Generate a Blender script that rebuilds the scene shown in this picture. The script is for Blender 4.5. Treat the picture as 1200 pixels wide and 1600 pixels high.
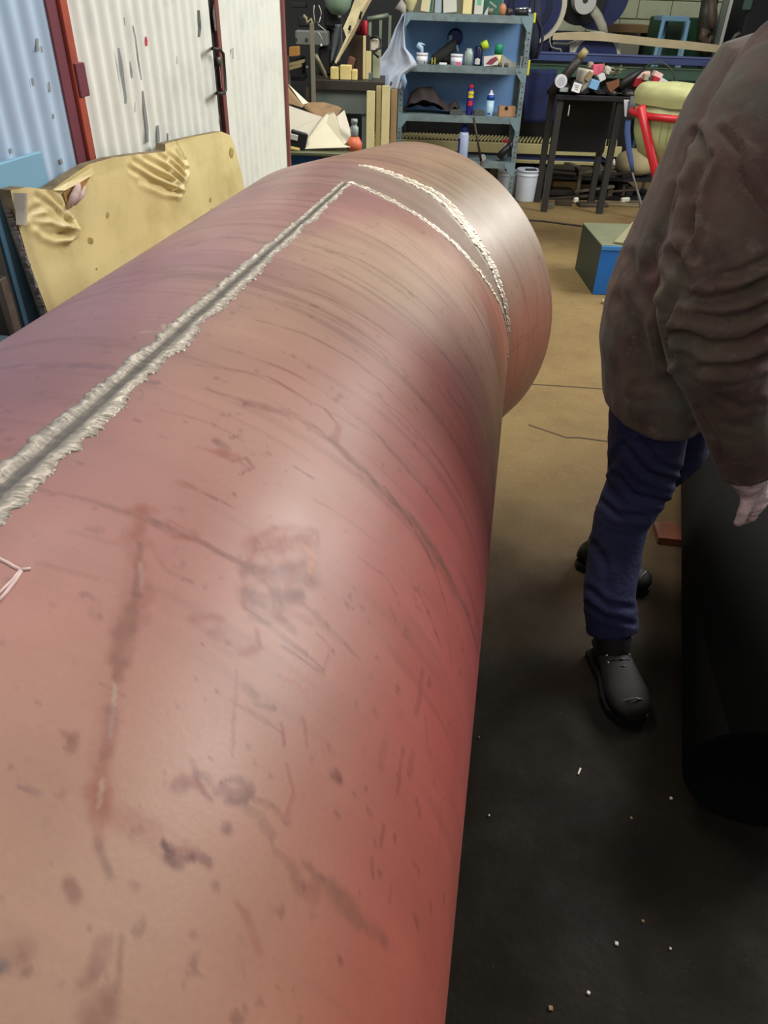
import bpy, math, random
import numpy as np
from mathutils import Vector, Matrix
random.seed(7); RNG = np.random.default_rng(7)
S = bpy.context.scene
for o in list(bpy.data.objects): bpy.data.objects.remove(o)
COL = S.collection

# ------------------------------------------------------------------ camera, light, exposure
CAM_H, FPX, PITCH, ROLL = 1.65, 1119.0, math.radians(35.7), math.radians(2.0)
fw = np.array([0, math.cos(PITCH), -math.sin(PITCH)]); rt = np.array([1.0, 0, 0]); up = np.cross(rt, fw)
CR = rt*math.cos(ROLL)+up*math.sin(ROLL); CU = up*math.cos(ROLL)-rt*math.sin(ROLL)
CC = np.array([0, 0, CAM_H])
cd = bpy.data.cameras.new('camera'); cam = bpy.data.objects.new('camera', cd); COL.objects.link(cam)
cd.sensor_fit = 'VERTICAL'; cd.sensor_height = 36.0; cd.lens = FPX/1600*36.0
cd.clip_start = .02; cd.clip_end = 60
cam.matrix_world = Matrix(((CR[0], CU[0], -fw[0], 0), (CR[1], CU[1], -fw[1], 0), (CR[2], CU[2], -fw[2], CAM_H), (0, 0, 0, 1)))
S.camera = cam
S.view_settings.view_transform = 'Standard'; S.view_settings.look = 'None'
S.view_settings.gamma = 1; S.view_settings.use_curve_mapping = False
S.view_settings.exposure = 0.15
wd = bpy.data.worlds.new('world'); S.world = wd; wd.use_nodes = True
wd.node_tree.nodes['Background'].inputs[0].default_value = (.94, .95, 1.0, 1)
wd.node_tree.nodes['Background'].inputs[1].default_value = .20
def area(name, loc, target, sx, sy, power, col):
    l = bpy.data.lights.new(name, 'AREA'); l.shape = 'RECTANGLE'; l.size = sx; l.size_y = sy; l.energy = power; l.color = col
    o = bpy.data.objects.new(name, l); COL.objects.link(o); o.location = loc
    o.rotation_euler = (Vector(target)-Vector(loc)).to_track_quat('-Z', 'Y').to_euler(); return o
area('window_daylight', (4.6, 4.6, 4.3), (-.6, 1.6, .9), 3.4, 2.2, 350, (1.0, .97, .92))
area('roof_fill', (-.4, 3.6, 5.4), (.2, 7.0, .3), 3.2, 2.6, 220, (1.0, .96, .86))  # unseen light from above, set forward to reach the shelf fronts
area('rear_fill', (-1.9, -2.6, 3.6), (-.9, 1.2, 1.0), 2.6, 2.0, 55, (1.0, .93, .84))  # unseen weak fill light added behind the camera

# ------------------------------------------------------------------ measuring helpers
def ray(x, y): return fw*FPX + CR*(x-600) + CU*(800-y)
def W(x, y, b):                                    # the point of the sight line at distance b ahead
    d = ray(x, y); return CC + d*(b/d[1])
def Z(x, y, z=0.0):                                # the point of the sight line at height z
    d = ray(x, y); return CC + d*((z-CAM_H)/d[2])
YAW = math.radians(9.0); cY, sY = math.cos(YAW), math.sin(YAW)
def PF(x, y, z):                                   # pipe frame -> world (pipe and shed wall run 9 degrees to the right)
    return np.array([x*cY+y*sY, -x*sY+y*cY, z])
def toP(v): return np.array([v[0]*cY-v[1]*sY, v[0]*sY+v[1]*cY, v[2]])
def wallhit(px, py, x0):                           # sight line meets the plane x=x0 of the pipe frame -> (y,z)
    d = toP(ray(px, py)); t = x0/d[0]; return (d[1]*t, CAM_H+d[2]*t)

# ------------------------------------------------------------------ materials
def lin(c):
    return tuple(((v/255)/12.92 if v/255 <= .04045 else ((v/255+.055)/1.055)**2.4) for v in c)
MATS = {}
def mat(name, rgb, rough=.6, metal=0.0, var=.18, scale=6.0, bump=.0, bscale=60.0, dirt=None, dirt_amt=.5, dscale=3.0, emit=0, alpha=None, coat=0):
    if name in MATS: return MATS[name]
    m = bpy.data.materials.new(name); m.use_nodes = True; nt = m.node_tree; n = nt.nodes; L = nt.links
    b = n['Principled BSDF']; c = lin(rgb)
    tc = n.new('ShaderNodeTexCoord')
    nz = n.new('ShaderNodeTexNoise'); nz.inputs['Scale'].default_value = scale; nz.inputs['Detail'].default_value = 5
    L.new(tc.outputs['Object'], nz.inputs['Vector'])
    mp = n.new('ShaderNodeMapRange'); mp.inputs[1].default_value = .3; mp.inputs[2].default_value = .7
    mp.inputs[3].default_value = 1-var; mp.inputs[4].default_value = 1+var
    L.new(nz.outputs['Fac'], mp.inputs[0])
    mx = n.new('ShaderNodeVectorMath'); mx.operation = 'SCALE'; mx.inputs[0].default_value = c
    L.new(mp.outputs[0], mx.inputs['Scale'])
    out = mx.outputs[0]
    if dirt:
        n2 = n.new('ShaderNodeTexNoise'); n2.inputs['Scale'].default_value = dscale; n2.inputs['Detail'].default_value = 8; n2.inputs['Roughness'].default_value = .65
        L.new(tc.outputs['Object'], n2.inputs['Vector'])
        r2 = n.new('ShaderNodeMapRange'); r2.inputs[1].default_value = .48; r2.inputs[2].default_value = .68; r2.inputs[4].default_value = dirt_amt
        L.new(n2.outputs['Fac'], r2.inputs[0])
        mm = n.new('ShaderNodeMix'); mm.data_type = 'RGBA'; L.new(r2.outputs[0], mm.inputs[0]); L.new(out, mm.inputs[6]); mm.inputs[7].default_value = (*lin(dirt), 1)
        out = mm.outputs[2]
    L.new(out, b.inputs['Base Color'])
    b.inputs['Roughness'].default_value = rough; b.inputs['Metallic'].default_value = metal
    if coat: b.inputs['Coat Weight'].default_value = coat
    if alpha is not None:
        b.inputs['Transmission Weight'].default_value = alpha
    if bump:
        n3 = n.new('ShaderNodeTexNoise'); n3.inputs['Scale'].default_value = bscale; n3.inputs['Detail'].default_value = 4
        L.new(tc.outputs['Object'], n3.inputs['Vector'])
        bp = n.new('ShaderNodeBump'); bp.inputs['Strength'].default_value = bump; bp.inputs['Distance'].default_value = .01
        L.new(n3.outputs['Fac'], bp.inputs['Height']); L.new(bp.outputs[0], b.inputs['Normal'])
    MATS[name] = m; return m

# ------------------------------------------------------------------ mesh builder
class MB:
    def __init__(s): s.v = []; s.f = []; s.smooth = []
    def add(s, vs, fs, sm=False):
        k = len(s.v); s.v += [tuple(map(float, q)) for q in vs]; s.f += [tuple(i+k for i in f) for f in fs]; s.smooth += [sm]*len(fs); return s
    def box(s, c, d, R=None, bev=0.0):
        c = np.array(c, float); h = np.array(d, float)/2; bv = min(bev, h.min()*.45)
        R = np.eye(3) if R is None else R
        if bv <= 0:
            vs = [c+R@(h*np.array(q)) for q in ((-1,-1,-1),(1,-1,-1),(1,1,-1),(-1,1,-1),(-1,-1,1),(1,-1,1),(1,1,1),(-1,1,1))]
            return s.add(vs, [(0,3,2,1),(4,5,6,7),(0,1,5,4),(1,2,6,5),(2,3,7,6),(3,0,4,7)])
        # chamfered box: rings
        o = [(-1,-1),(1,-1),(1,1),(-1,1)]
        def ring(z, ins):
            r = []
            for i, (a, b) in enumerate(o):
                e = h[0]-ins, h[1]-ins
                p1 = (a*e[0], b*(e[1]-bv)); p2 = (a*(e[0]-bv), b*e[1])
                if (a*b) > 0: r += [p1, p2] if i == 2 else [p2, p1][::-1] if False else [p1, p2]
                else: r += [p2, p1]
            # sort by angle for a clean convex loop
            r.sort(key=lambda q: math.atan2(q[1]/h[1], q[0]/h[0]))
            return [c+R@np.array((q[0], q[1], z)) for q in r]
        vs = ring(-h[2], bv*.98)+ring(-h[2]+bv, 0)+ring(h[2]-bv, 0)+ring(h[2], bv*.98)
        fs = [tuple(range(7, -1, -1)), tuple(range(24, 32))]
        for k in range(3):
            for i in range(8): j = (i+1) % 8; fs.append((k*8+i, k*8+j, k*8+8+j, k*8+8+i))
        return s.add(vs, fs)
    def cyl(s, p0, p1, r0, r1=None, n=16, cap=True, sm=True):
        p0 = np.array(p0, float); p1 = np.array(p1, float); r1 = r0 if r1 is None else r1
        a = p1-p0; a /= np.linalg.norm(a); u = np.cross(a, (0,0,1) if abs(a[2]) < .9 else (1,0,0)); u /= np.linalg.norm(u); w = np.cross(a, u)
        vs = [p0+r0*(math.cos(t)*u+math.sin(t)*w) for t in np.arange(n)*2*math.pi/n]+[p1+r1*(math.cos(t)*u+math.sin(t)*w) for t in np.arange(n)*2*math.pi/n]
        s.add(vs, [(i, (i+1) % n, n+(i+1) % n, n+i) for i in range(n)], sm)
        if cap: s.add(vs, [tuple(range(n-1, -1, -1)), tuple(range(n, 2*n))])
        return s
    def tube(s, pts, r, n=8, cap=True, sm=True, ry=None, upv=None):
        P = [np.array(p, float) for p in pts]; k = len(P)
        rr = r if hasattr(r, '__len__') else [r]*k; r2 = rr if ry is None else (ry if hasattr(ry, '__len__') else [ry]*k)
        vs = []; u = None
        for i in range(k):
            a = P[min(i+1, k-1)]-P[max(i-1, 0)]; a = a/(np.linalg.norm(a)+1e-12)
            if upv is not None: u = np.array(upv, float)
            elif u is None: u = np.array((0,0,1.) if abs(a[2]) < .9 else (1.,0,0))
            u = u-a*(u@a); u = u/(np.linalg.norm(u)+1e-12); w = np.cross(a, u)
            vs += [P[i]+rr[i]*math.cos(t)*u+r2[i]*math.sin(t)*w for t in np.arange(n)*2*math.pi/n]
        fs = [(i*n+j, i*n+(j+1) % n, (i+1)*n+(j+1) % n, (i+1)*n+j) for i in range(k-1) for j in range(n)]
        s.add(vs, fs, sm)
        if cap: s.add(vs[:n], [tuple(range(n-1, -1, -1))]); s.add(vs[-n:], [tuple(range(n))])
        return s
    def lathe(s, prof, c, n=20, axis=None, sm=True, R=None):
        c = np.array(c, float); R = np.eye(3) if R is None else R; vs = []
        for (r, z) in prof: vs += [c+R@np.array((max(r, 1e-4)*math.cos(t), max(r, 1e-4)*math.sin(t), z)) for t in np.arange(n)*2*math.pi/n]
        k = len(prof)
        s.add(vs, [(i*n+j, i*n+(j+1) % n, (i+1)*n+(j+1) % n, (i+1)*n+j) for i in range(k-1) for j in range(n)], sm)
        s.add(vs[:n], [tuple(range(n-1, -1, -1))]); s.add(vs[-n:], [tuple(range(n))]); return s
    def prism(s, poly, depth):                     # poly: 3-D points of the front face, depth: vector
        P = [np.array(q, float) for q in poly]; d = np.array(depth, float); n = len(P)
        vs = P+[q+d for q in P]
        return s.add(vs, [tuple(range(n)), tuple(range(2*n-1, n-1, -1))]+[(i, i+n, (i+1) % n+n, (i+1) % n) for i in range(n)])
    def grid(s, fn, nu, nv, sm=True):
        vs = [fn(i/(nu-1), j/(nv-1)) for i in range(nu) for j in range(nv)]
        return s.add(vs, [(i*nv+j, (i+1)*nv+j, (i+1)*nv+j+1, i*nv+j+1) for i in range(nu-1) for j in range(nv-1)], sm)
    def mesh(s, name, off=(0,0,0)):
        me = bpy.data.meshes.new(name); o = np.array(off, float)
        me.from_pydata([tuple(np.array(q)-o) for q in s.v], [], s.f)
        me.polygons.foreach_set('use_smooth', s.smooth); me.update()
        import bmesh
        b = bmesh.new(); b.from_mesh(me); bmesh.ops.remove_doubles(b, verts=b.verts, dist=1e-6); bmesh.ops.recalc_face_normals(b, faces=b.faces); b.to_mesh(me); b.free()
        return me
    def build(s, name, m, parent=None, label=None, cat=None, group=None, kind=None, loc=None):
        if parent is not None: off = np.array(parent['_o']) if '_o' in parent else np.zeros(3)
        else:
            a = np.array(s.v); off = np.array([(a[:,0].min()+a[:,0].max())/2, (a[:,1].min()+a[:,1].max())/2, a[:,2].min()]) if loc is None else np.array(loc, float)
        o = bpy.data.objects.new(name, s.mesh(name, off)); COL.objects.link(o); o.data.materials.append(m)
        if parent is None: o.location = off; o['_o'] = [float(q) for q in off]
        else: o.parent = parent; o['_o'] = [float(q) for q in off]
        return tag(o, label, cat, group, kind)
def tag(o, label=None, cat=None, group=None, kind=None):
    if label: o['label'] = label
    if cat: o['category'] = cat
    if group: o['group'] = group
    if kind: o['kind'] = kind
    return o
def thing(name, loc, label, cat, group=None, kind=None):
    o = bpy.data.objects.new(name, None); COL.objects.link(o); o.location = tuple(map(float, loc)); o['_o'] = [float(q) for q in loc]
    o.empty_display_size = .1
    return tag(o, label, cat, group, kind)
def rotz(a): c, s = math.cos(a), math.sin(a); return np.array([[c,-s,0],[s,c,0],[0,0,1]])
def rotx(a): c, s = math.cos(a), math.sin(a); return np.array([[1,0,0],[0,c,-s],[0,s,c]])
def roty(a): c, s = math.cos(a), math.sin(a); return np.array([[c,0,s],[0,1,0],[-s,0,c]])
def span(x0, y0, x1, y1, b):                       # rectangle of the photograph standing at distance b: centre x, bottom z, width, height
    l = W(x0, (y0+y1)/2, b); r = W(x1, (y0+y1)/2, b); t = W((x0+x1)/2, y0, b); o = W((x0+x1)/2, y1, b)
    return (l[0]+r[0])/2, o[2], r[0]-l[0], t[2]-o[2]
def pbox(mb, x0, y0, x1, y1, b, depth, R=None, bev=.004, zb=None):
    cx, z0, w, h = span(x0, y0, x1, y1, b)
    if zb is not None: h += z0-zb; z0 = zb
    return mb.box((cx, b+depth/2, z0+h/2), (w, depth, h), R, bev)

# ------------------------------------------------------------------ the setting
def floor_material():
    m = bpy.data.materials.new('worn_concrete'); m.use_nodes = True; nt = m.node_tree; n = nt.nodes; L = nt.links; b = n['Principled BSDF']
    tc = n.new('ShaderNodeTexCoord')
    def noise(sc, det=6, rough=.6, vec=None):
        q = n.new('ShaderNodeTexNoise'); q.inputs['Scale'].default_value = sc; q.inputs['Detail'].default_value = det; q.inputs['Roughness'].default_value = rough
        L.new(vec or tc.outputs['Object'], q.inputs['Vector']); return q.outputs['Fac']
    def rng(src, a, c, d=0, e=1):
        q = n.new('ShaderNodeMapRange'); q.inputs[1].default_value = a; q.inputs[2].default_value = c; q.inputs[3].default_value = d; q.inputs[4].default_value = e
        L.new(src, q.inputs[0]); return q.outputs[0]
    def mix(f, a, c):
        q = n.new('ShaderNodeMix'); q.data_type = 'RGBA'
        if isinstance(f, float): q.inputs[0].default_value = f
        else: L.new(f, q.inputs[0])
        for v, i in ((a, 6), (c, 7)):
            if isinstance(v, tuple): q.inputs[i].default_value = (*v, 1)
            else: L.new(v, q.inputs[i])
        return q.outputs[2]
    base = mix(rng(noise(1.3), .35, .7), lin((132, 112, 74)), lin((110, 90, 58)))
    base = mix(rng(noise(7, 8, .7), .5, .75, 0, .6), base, lin((110, 86, 60)))
    base = mix(rng(noise(90, 2), .62, .75, 0, .5), base, lin((185, 165, 125)))
    # floor colour blends through brown to near-black towards the camera, with a noisy edge
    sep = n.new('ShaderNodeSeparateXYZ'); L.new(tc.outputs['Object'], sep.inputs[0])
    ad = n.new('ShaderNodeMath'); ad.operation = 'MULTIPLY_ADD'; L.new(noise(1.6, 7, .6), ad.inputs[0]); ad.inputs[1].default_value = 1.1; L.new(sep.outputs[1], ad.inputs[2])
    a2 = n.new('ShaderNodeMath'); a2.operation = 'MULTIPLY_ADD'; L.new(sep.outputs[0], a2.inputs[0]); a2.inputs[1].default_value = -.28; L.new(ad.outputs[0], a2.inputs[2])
    oil = rng(a2.outputs[0], 1.75, 2.75, 1, 0)  # mask of the near-black colour, full close to the camera
    mid_brown = rng(a2.outputs[0], 2.3, 3.5, .82, 0)
    base = mix(mid_brown, base, lin((66, 50, 34)))
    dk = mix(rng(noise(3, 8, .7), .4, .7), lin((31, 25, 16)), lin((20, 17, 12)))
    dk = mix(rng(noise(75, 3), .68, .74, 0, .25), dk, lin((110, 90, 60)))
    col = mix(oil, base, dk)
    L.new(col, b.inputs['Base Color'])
    L.new(rng(noise(5, 6), .3, .7, .6, .9), b.inputs['Roughness']); b.inputs['Specular IOR Level'].default_value = .22
    bp = n.new('ShaderNodeBump'); bp.inputs['Strength'].default_value = .25; bp.inputs['Distance'].default_value = .01
    L.new(noise(60, 6), bp.inputs['Height']); L.new(bp.outputs[0], b.inputs['Normal'])
    return m
fl = MB(); fl.add([(-4.5,-5,0),(7,-5,0),(7,11.2,0),(-4.5,11.2,0),(-4.5,-5,-.2),(7,-5,-.2),(7,11.2,-.2),(-4.5,11.2,-.2)],
                  [(0,1,2,3),(7,6,5,4),(0,4,5,1),(1,5,6,2),(2,6,7,3),(3,7,4,0)])
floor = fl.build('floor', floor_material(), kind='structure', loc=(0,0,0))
# dark joints and cracks: shallow strips of grit lying in the floor
crackm = mat('crack_grit', (70, 55, 38), .95, var=.3)
for pts, w in (([(795,598),(840,601),(900,605),(960,609)], .006), ([(826,664),(850,672),(885,684),(905,684),(950,690)], .007), ([(866,372),(872,380),(880,383)], .004)):
    P = [Z(x, y, .0) for x, y in pts]; mb = MB(); vs = []
    for q in P: vs += [q+np.array([0,-w,.0008]), q+np.array([0,w,.0008])]
    mb.add(vs, [(2*i, 2*i+2, 2*i+3, 2*i+1) for i in range(len(P)-1)])
    mb.build('crack', crackm, parent=floor)

# back wall of painted blocks
blockm = mat('painted_block', (196, 204, 172), .8, var=.08, scale=9, bump=.3, bscale=40, dirt=(150, 150, 120), dirt_amt=.5, dscale=5)
mortm = mat('block_mortar', (150, 152, 128), .9, var=.1)
wb = MB(); wb.box((1.2, 11.1, 1.6), (11.4, .18, 3.2)); wall_back = wb.build('wall_back', mortm, kind='structure', loc=(0, 11, 0))
me_block = None; bw, bh = .40, .19
for row in range(5, 9):
    for k in range(15):
        x = .9+k*(bw+.012)+(bw/2 if row % 2 else 0); z = .42+row*(bh+.012)-.22
        if me_block is None:
            mb = MB(); mb.box((0,0,0), (bw, .03, bh), bev=.006); me_block = mb.mesh('block'); me_block.materials.append(blockm)
        o = bpy.data.objects.new('block', me_block); COL.objects.link(o); o.parent = wall_back; o.location = (x, 10.999-11+.0, z)
# left boundary wall and dark rear partition behind the benches
dkw = mat('dark_sheet_wall', (30, 31, 34), .8, var=.25, scale=3)
mb = MB(); mb.box((-2.0, 8.9, 1.3), (4.2, .08, 2.6)); mb.build('wall_left_rear', dkw, kind='structure', loc=(-2.0, 8.9, 0))

# ------------------------------------------------------------------ corrugated shed wall with double doors (pipe frame, plane x = -1.28)
WX = -1.28
white_tin = mat('white_corrugated', (228, 231, 222), .5, var=.03, scale=4, dirt=(188, 190, 184), dirt_amt=.35, dscale=7)
blue_tin = mat('pale_blue_corrugated', (178, 202, 224), .5, var=.04, scale=4, dirt=(150, 180, 200), dirt_amt=.4, dscale=4)
maroon = mat('maroon_paint', (108, 50, 62), .5, var=.12); redox = mat('orange_red_paint', (168, 74, 52), .5, var=.12, dirt=(110, 60, 60), dscale=8)
brownpaint = mat('brown_door_edge', (122, 70, 66), .55, var=.15, scale=14)
blackhole = mat('dark_gap', (14, 12, 12), .9)
def corr(y0, y1, z0, z1, m, name, parent=None, flat0=0, flat1=0, pitch=.076, **k):
    nu = int((y1-y0)/.0065)+1; mb = MB(); vs = []
    for i in range(nu):
        y = y0+(y1-y0)*i/(nu-1)
        a = .0075*math.cos(2*math.pi*(y-y0)/pitch)
        if y < y0+flat0 or y > y1-flat1: a = .0075
        for z in (z0, z1): vs.append(PF(WX+a, y, z))
    mb.add(vs, [(2*i, 2*i+2, 2*i+3, 2*i+1) for i in range(nu-1)], True)
    # thin back so the sheet has a body
    p = [PF(WX-.012, y0, z0), PF(WX-.012, y1, z0), PF(WX-.012, y1, z1), PF(WX-.012, y0, z1)]; mb.add(p, [(0,1,2,3)])
    return mb.build(name, m, parent=parent, **k)
def pfbox(mb, x0, x1, y0, y1, z0, z1, bev=.002):
    return mb.box(PF((x0+x1)/2, (y0+y1)/2, (z0+z1)/2), (abs(x1-x0), abs(y1-y0), z1-z0), rotz(-YAW), bev)
Y95 = wallhit(95, 0, WX)[0]; Y323 = wallhit(322, 0, WX)[0]; Y333 = wallhit(332, 0, WX)[0]; Y440 = wallhit(440, 0, WX)[0]
Y67 = wallhit(64, 0, WX)[0]
HT = 2.5
shed = corr(.35, Y67, 0, HT, blue_tin, 'wall_shed', kind='structure', pitch=.076)
mb = MB(); pfbox(mb, WX-.6, WX-.08, 0.3, Y440+.02, 0, HT, 0); mb.build('wall_shed_body', dkw, kind='structure')
mb = MB(); pfbox(mb, WX-.02, WX+.012, Y67, Y67+(Y95-Y67)*.55, 0, HT); mb.build('trim_1', maroon, kind='structure')
mb = MB(); pfbox(mb, WX-.02, WX+.022, Y67+(Y95-Y67)*.55, Y95-.006, 0, HT); mb.build('trim_2', redox, kind='structure')
door1 = corr(Y95, Y323, .02, HT-.05, white_tin, 'door_1', kind='structure', flat1=.04)
mb = MB(); pfbox(mb, WX-.005, WX+.028, *sorted((wallhit(108, 125, WX)[0], wallhit(123, 125, WX)[0])), wallhit(122,150,WX)[1], wallhit(112,97,WX)[1]); mb.build('hinge', maroon, parent=door1)
mb = MB(); pfbox(mb, WX-.03, WX-.004, Y323-.012, Y333+.004, .02, HT-.05); mb.build('dark_gap', blackhole, parent=door1)
door2 = corr(Y333+.03, Y440-.02, .02, HT-.05, white_tin, 'door_2', kind='structure', flat0=.10)
mb = MB(); pfbox(mb, WX-.01, WX+.012, Y333-.006, Y333+.032, .02, HT-.05); mb.build('door_edge', brownpaint, parent=door2)
mb = MB(); pfbox(mb, WX-.02, WX+.012, Y440-.02, Y440+.012, 0, HT); mb.build('trim_3', brownpaint, kind='structure')
# handle bar and lock
steel_dk = mat('dark_steel', (62, 60, 58), .45, metal=.6, var=.2)
def wpt(px, py, off): y, z = wallhit(px, py, WX+off); return PF(WX+off, y, z)
h = [wpt(331, 76, .012), wpt(331, 76, .045), wpt(343, 77, .05), wpt(349, 84, .05), wpt(351, 110, .05), wpt(353, 140, .05), wpt(350, 146, .05), wpt(338, 146, .05), wpt(338, 146, .012)]
mb = MB(); mb.tube(h, .006, 8); mb.build('door_handle', steel_dk, parent=door2)
mb = MB(); a = wpt(341, 96, .012); nrm = PF(1,0,0)-PF(0,0,0); mb.cyl(a-nrm*.004, a+nrm*.014, .017, .015, 14); mb.build('lock_cylinder', mat('lock_metal', (110, 108, 95), .4, .6), parent=door2)
# worn bare patches and scuffs, thin flakes lying on the crests
baregrey = mat('bare_galvanised', (150, 154, 154), .5, .3, var=.2); soot = mat('grey_smudge', (92, 94, 88), .8, var=.4, scale=30)
def flake(pts, w, m, parent, name, off=.0084):
    P = [wpt(x, y, off) for x, y in pts]; t = PF(0,1,0)-PF(0,0,0); vs = []; k = len(P)
    for i, q in enumerate(P):
        ww = w*(.35+.65*math.sin(math.pi*(i+.5)/k))*RNG.uniform(.7, 1.2); vs += [q-t*ww, q+t*ww]
    mb = MB(); mb.add(vs, [(2*i, 2*i+2, 2*i+3, 2*i+1) for i in range(k-1)]); return mb.build(name, m, parent=parent)
for pts, w, m in (([(185,75),(188,95),(190,112),(193,132),(196,152),(196,162)], .013, baregrey), ([(203,96),(205,112),(206,122)], .009, baregrey), ([(208,40),(212,60),(216,92),(221,125)], .006, baregrey),
                  ([(223,142),(226,170),(230,200),(231,222)], .011, baregrey), ([(246,196),(247,206),(248,222)], .012, baregrey), ([(211,160),(211,175)], .004, baregrey), ([(262,208),(263,222)], .007, baregrey),
                  ([(228,57),(228.5,64),(229,72)], .011, mat('red_spot', (200, 60, 84), .5)), ([(310,16),(311,32),(312,44),(311,58)], .018, soot), ([(194,27),(195,40)], .006, baregrey), ([(276,88),(277,100)], .003, baregrey)):
    flake(pts, w, m, door1, 'bare_patch')
for pts, w, m in (([(336,6),(336,22),(337,34),(339,48)], .03, soot), ([(341,88),(342,100)], .026, blackhole), ([(344,104),(346,122),(347,138)], .012, baregrey), ([(364,75),(364,92)], .006, baregrey), ([(343,180),(343,192)], .01, soot)):
    flake(pts, w, m, door2, 'bare_patch', .0086 if m is not blackhole else .0092)
for pts, w in (([(58,60),(59,80)], .007), ([(64,72),(66,82)], .006), ([(76,128),(78,144)], .007), ([(83,178),(84,185)], .006), ([(50,122),(52,134)], .008), ([(95,248),(97,256)], .007), ([(16,232),(18,240)], .007)):
    flake(pts, w, baregrey, shed, 'bare_patch')
# blue board standing on edge against the shed wall, behind the yellow one
tealm = mat('teal_board', (120, 168, 192), .6, var=.08, scale=3)
ya, za = wallhit(-30, 246, WX+.02); yb, zb_ = wallhit(66, 250, WX+.02)
mb = MB(); pfbox(mb, WX+.012, WX+.026, ya, yb, 0, (za+zb_)/2, .003)
mb.build('painted_board', tealm, label='light blue painted board upright against the pale blue corrugated wall', cat='board')

# ------------------------------------------------------------------ the yellow faced crumpled sheet leaning on the wall
def pl_x(z): return -1.235+.12*max(0, (1.2-z))       # leaning plane: x of the pipe frame at height z
def sheet_pt(px, py):
    z = 1.0
    for _ in range(12): y, z = wallhit(px, py, pl_x(z))
    return y, z
top = [sheet_pt(*q) for q in [(4,296),(24,291),(66,296),(88,282),(130,256),(165,246),(205,240),(247,236),(249,224),(290,215),(338,205),(352,211),(362,235),(370,270),(377,310)]]
folds = []                                           # creases: pixel polylines gathered into two dents
for pts in ([(20,335),(50,322),(72,336),(92,350)], [(30,340),(60,338),(92,356)], [(36,350),(62,352),(92,360)], [(48,358),(74,362),(90,364)], [(40,306),(66,322),(90,344)], [(60,300),(80,320),(92,345)], [(52,362),(70,368),(90,365)],
            [(190,262),(225,284),(266,297)], [(196,250),(232,272),(268,290)], [(212,246),(246,262),(272,284)], [(236,242),(262,258),(276,276)], [(250,240),(268,252),(279,270)], [(268,238),(277,252),(280,264)], [(205,280),(240,296),(268,300)], [(270,226),(276,240),(280,250)]):
    folds.append([sheet_pt(*q) for q in pts])
ylo, yhi = min(t[0] for t in top), max(t[0] for t in top)
def top_z(y):
    t = sorted(top); return float(np.interp(y, [a for a, b in t], [b for a, b in t]))
Yl = sheet_pt(4, 296)[0]; yb1 = sheet_pt(70, 500); yl_s = (yb1[0]-Yl)/(yb1[1]-sheet_pt(4, 296)[1])
def foldh(Y, Zz):
    hgt = np.zeros_like(Y)
    for k, fd in enumerate(folds):
        best = np.full_like(Y, 9.0); prog = np.zeros_like(Y)
        for i in range(len(fd)-1):
            a = np.array(fd[i]); b = np.array(fd[i+1]); d = b-a; t = np.clip(((Y-a[0])*d[0]+(Zz-a[1])*d[1])/(d@d), 0, 1)
            q = np.hypot(Y-a[0]-t*d[0], Zz-a[1]-t*d[1]); u = q < best; best = np.where(u, q, best); prog = np.where(u, (i+t)/(len(fd)-1), prog)
        amp = (.25+.75*prog)*np.clip((1.04-prog)/.05, 0, 1)
        hgt += (-.016*np.exp(-(best/.007)**2)+.010*np.exp(-((best-.016)/.009)**2))*amp
    return hgt
def sheet_material():
    m = mat('yellow_vinyl', (212, 196, 140), .42, var=.08, scale=5, dirt=(178, 158, 96), dirt_amt=.45, dscale=6, bump=.1, bscale=25); return m
nu, nv = 190, 150
vs = []; Yg = np.zeros((nu, nv)); Zg = np.zeros((nu, nv))
zmin = .05
for i in range(nu):
    u = i/(nu-1)
    for j in range(nv):
        v = j/(nv-1); v = 1-(1-v)**1.0
        y = ylo+(yhi-ylo)*u; zt = top_z(y)
        z = zmin+(zt-zmin)*(v**.6)
        lean = yl_s*(z-top[0][1])*(1-u)+0.03*(1-u)*0; yy = y+lean*.9+(top[-1][0]-yhi)*0
        Yg[i, j] = yy; Zg[i, j] = z
H = foldh(Yg, Zg); H += .006*np.sin(Yg*9+Zg*4)+.004*np.sin(Zg*17+Yg*3)
edge = np.minimum(np.arange(nu)[:, None], (nu-1-np.arange(nu))[:, None])/nu
H -= .008*np.exp(-(edge/.012)**2)
mb = MB(); front = []; back = []
for i in range(nu):
    for j in range(nv):
        x = pl_x(Zg[i, j]); front.append(PF(x+.02+H[i, j], Yg[i, j], Zg[i, j])); back.append(PF(x-.012, Yg[i, j], Zg[i, j]))
F = [(i*nv+j, (i+1)*nv+j, (i+1)*nv+j+1, i*nv+j+1) for i in range(nu-1) for j in range(nv-1)]
mb.add(front, F, True)
sheet = thing('padded_board', PF(-1.1, (ylo+yhi)/2, .05), 'dirty yellow vinyl faced board with two crumpled dents, leaning on the white doors', 'board')
mb.build('vinyl_face', sheet_material(), parent=sheet)
mb = MB(); K = nu*nv; n1 = len(front)
mb.add(back, [tuple(reversed(f)) for f in F][::1], False)
rim = [i*nv for i in range(nu)][::-1]+[j for j in range(nv)]+[i*nv+nv-1 for i in range(nu)]+[(nu-1)*nv+j for j in range(nv-1, -1, -1)]
rv = []
for q in rim: rv += [front[q], back[q]]
mb.add(rv, [(2*i, 2*i+2, 2*i+3, 2*i+1) for i in range(len(rim)-1)])
mb.build('board_backing', mat('frayed_cardboard', (120, 104, 78), .9, var=.3, scale=20, dirt=(60, 48, 40), dscale=30), parent=sheet)
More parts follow.
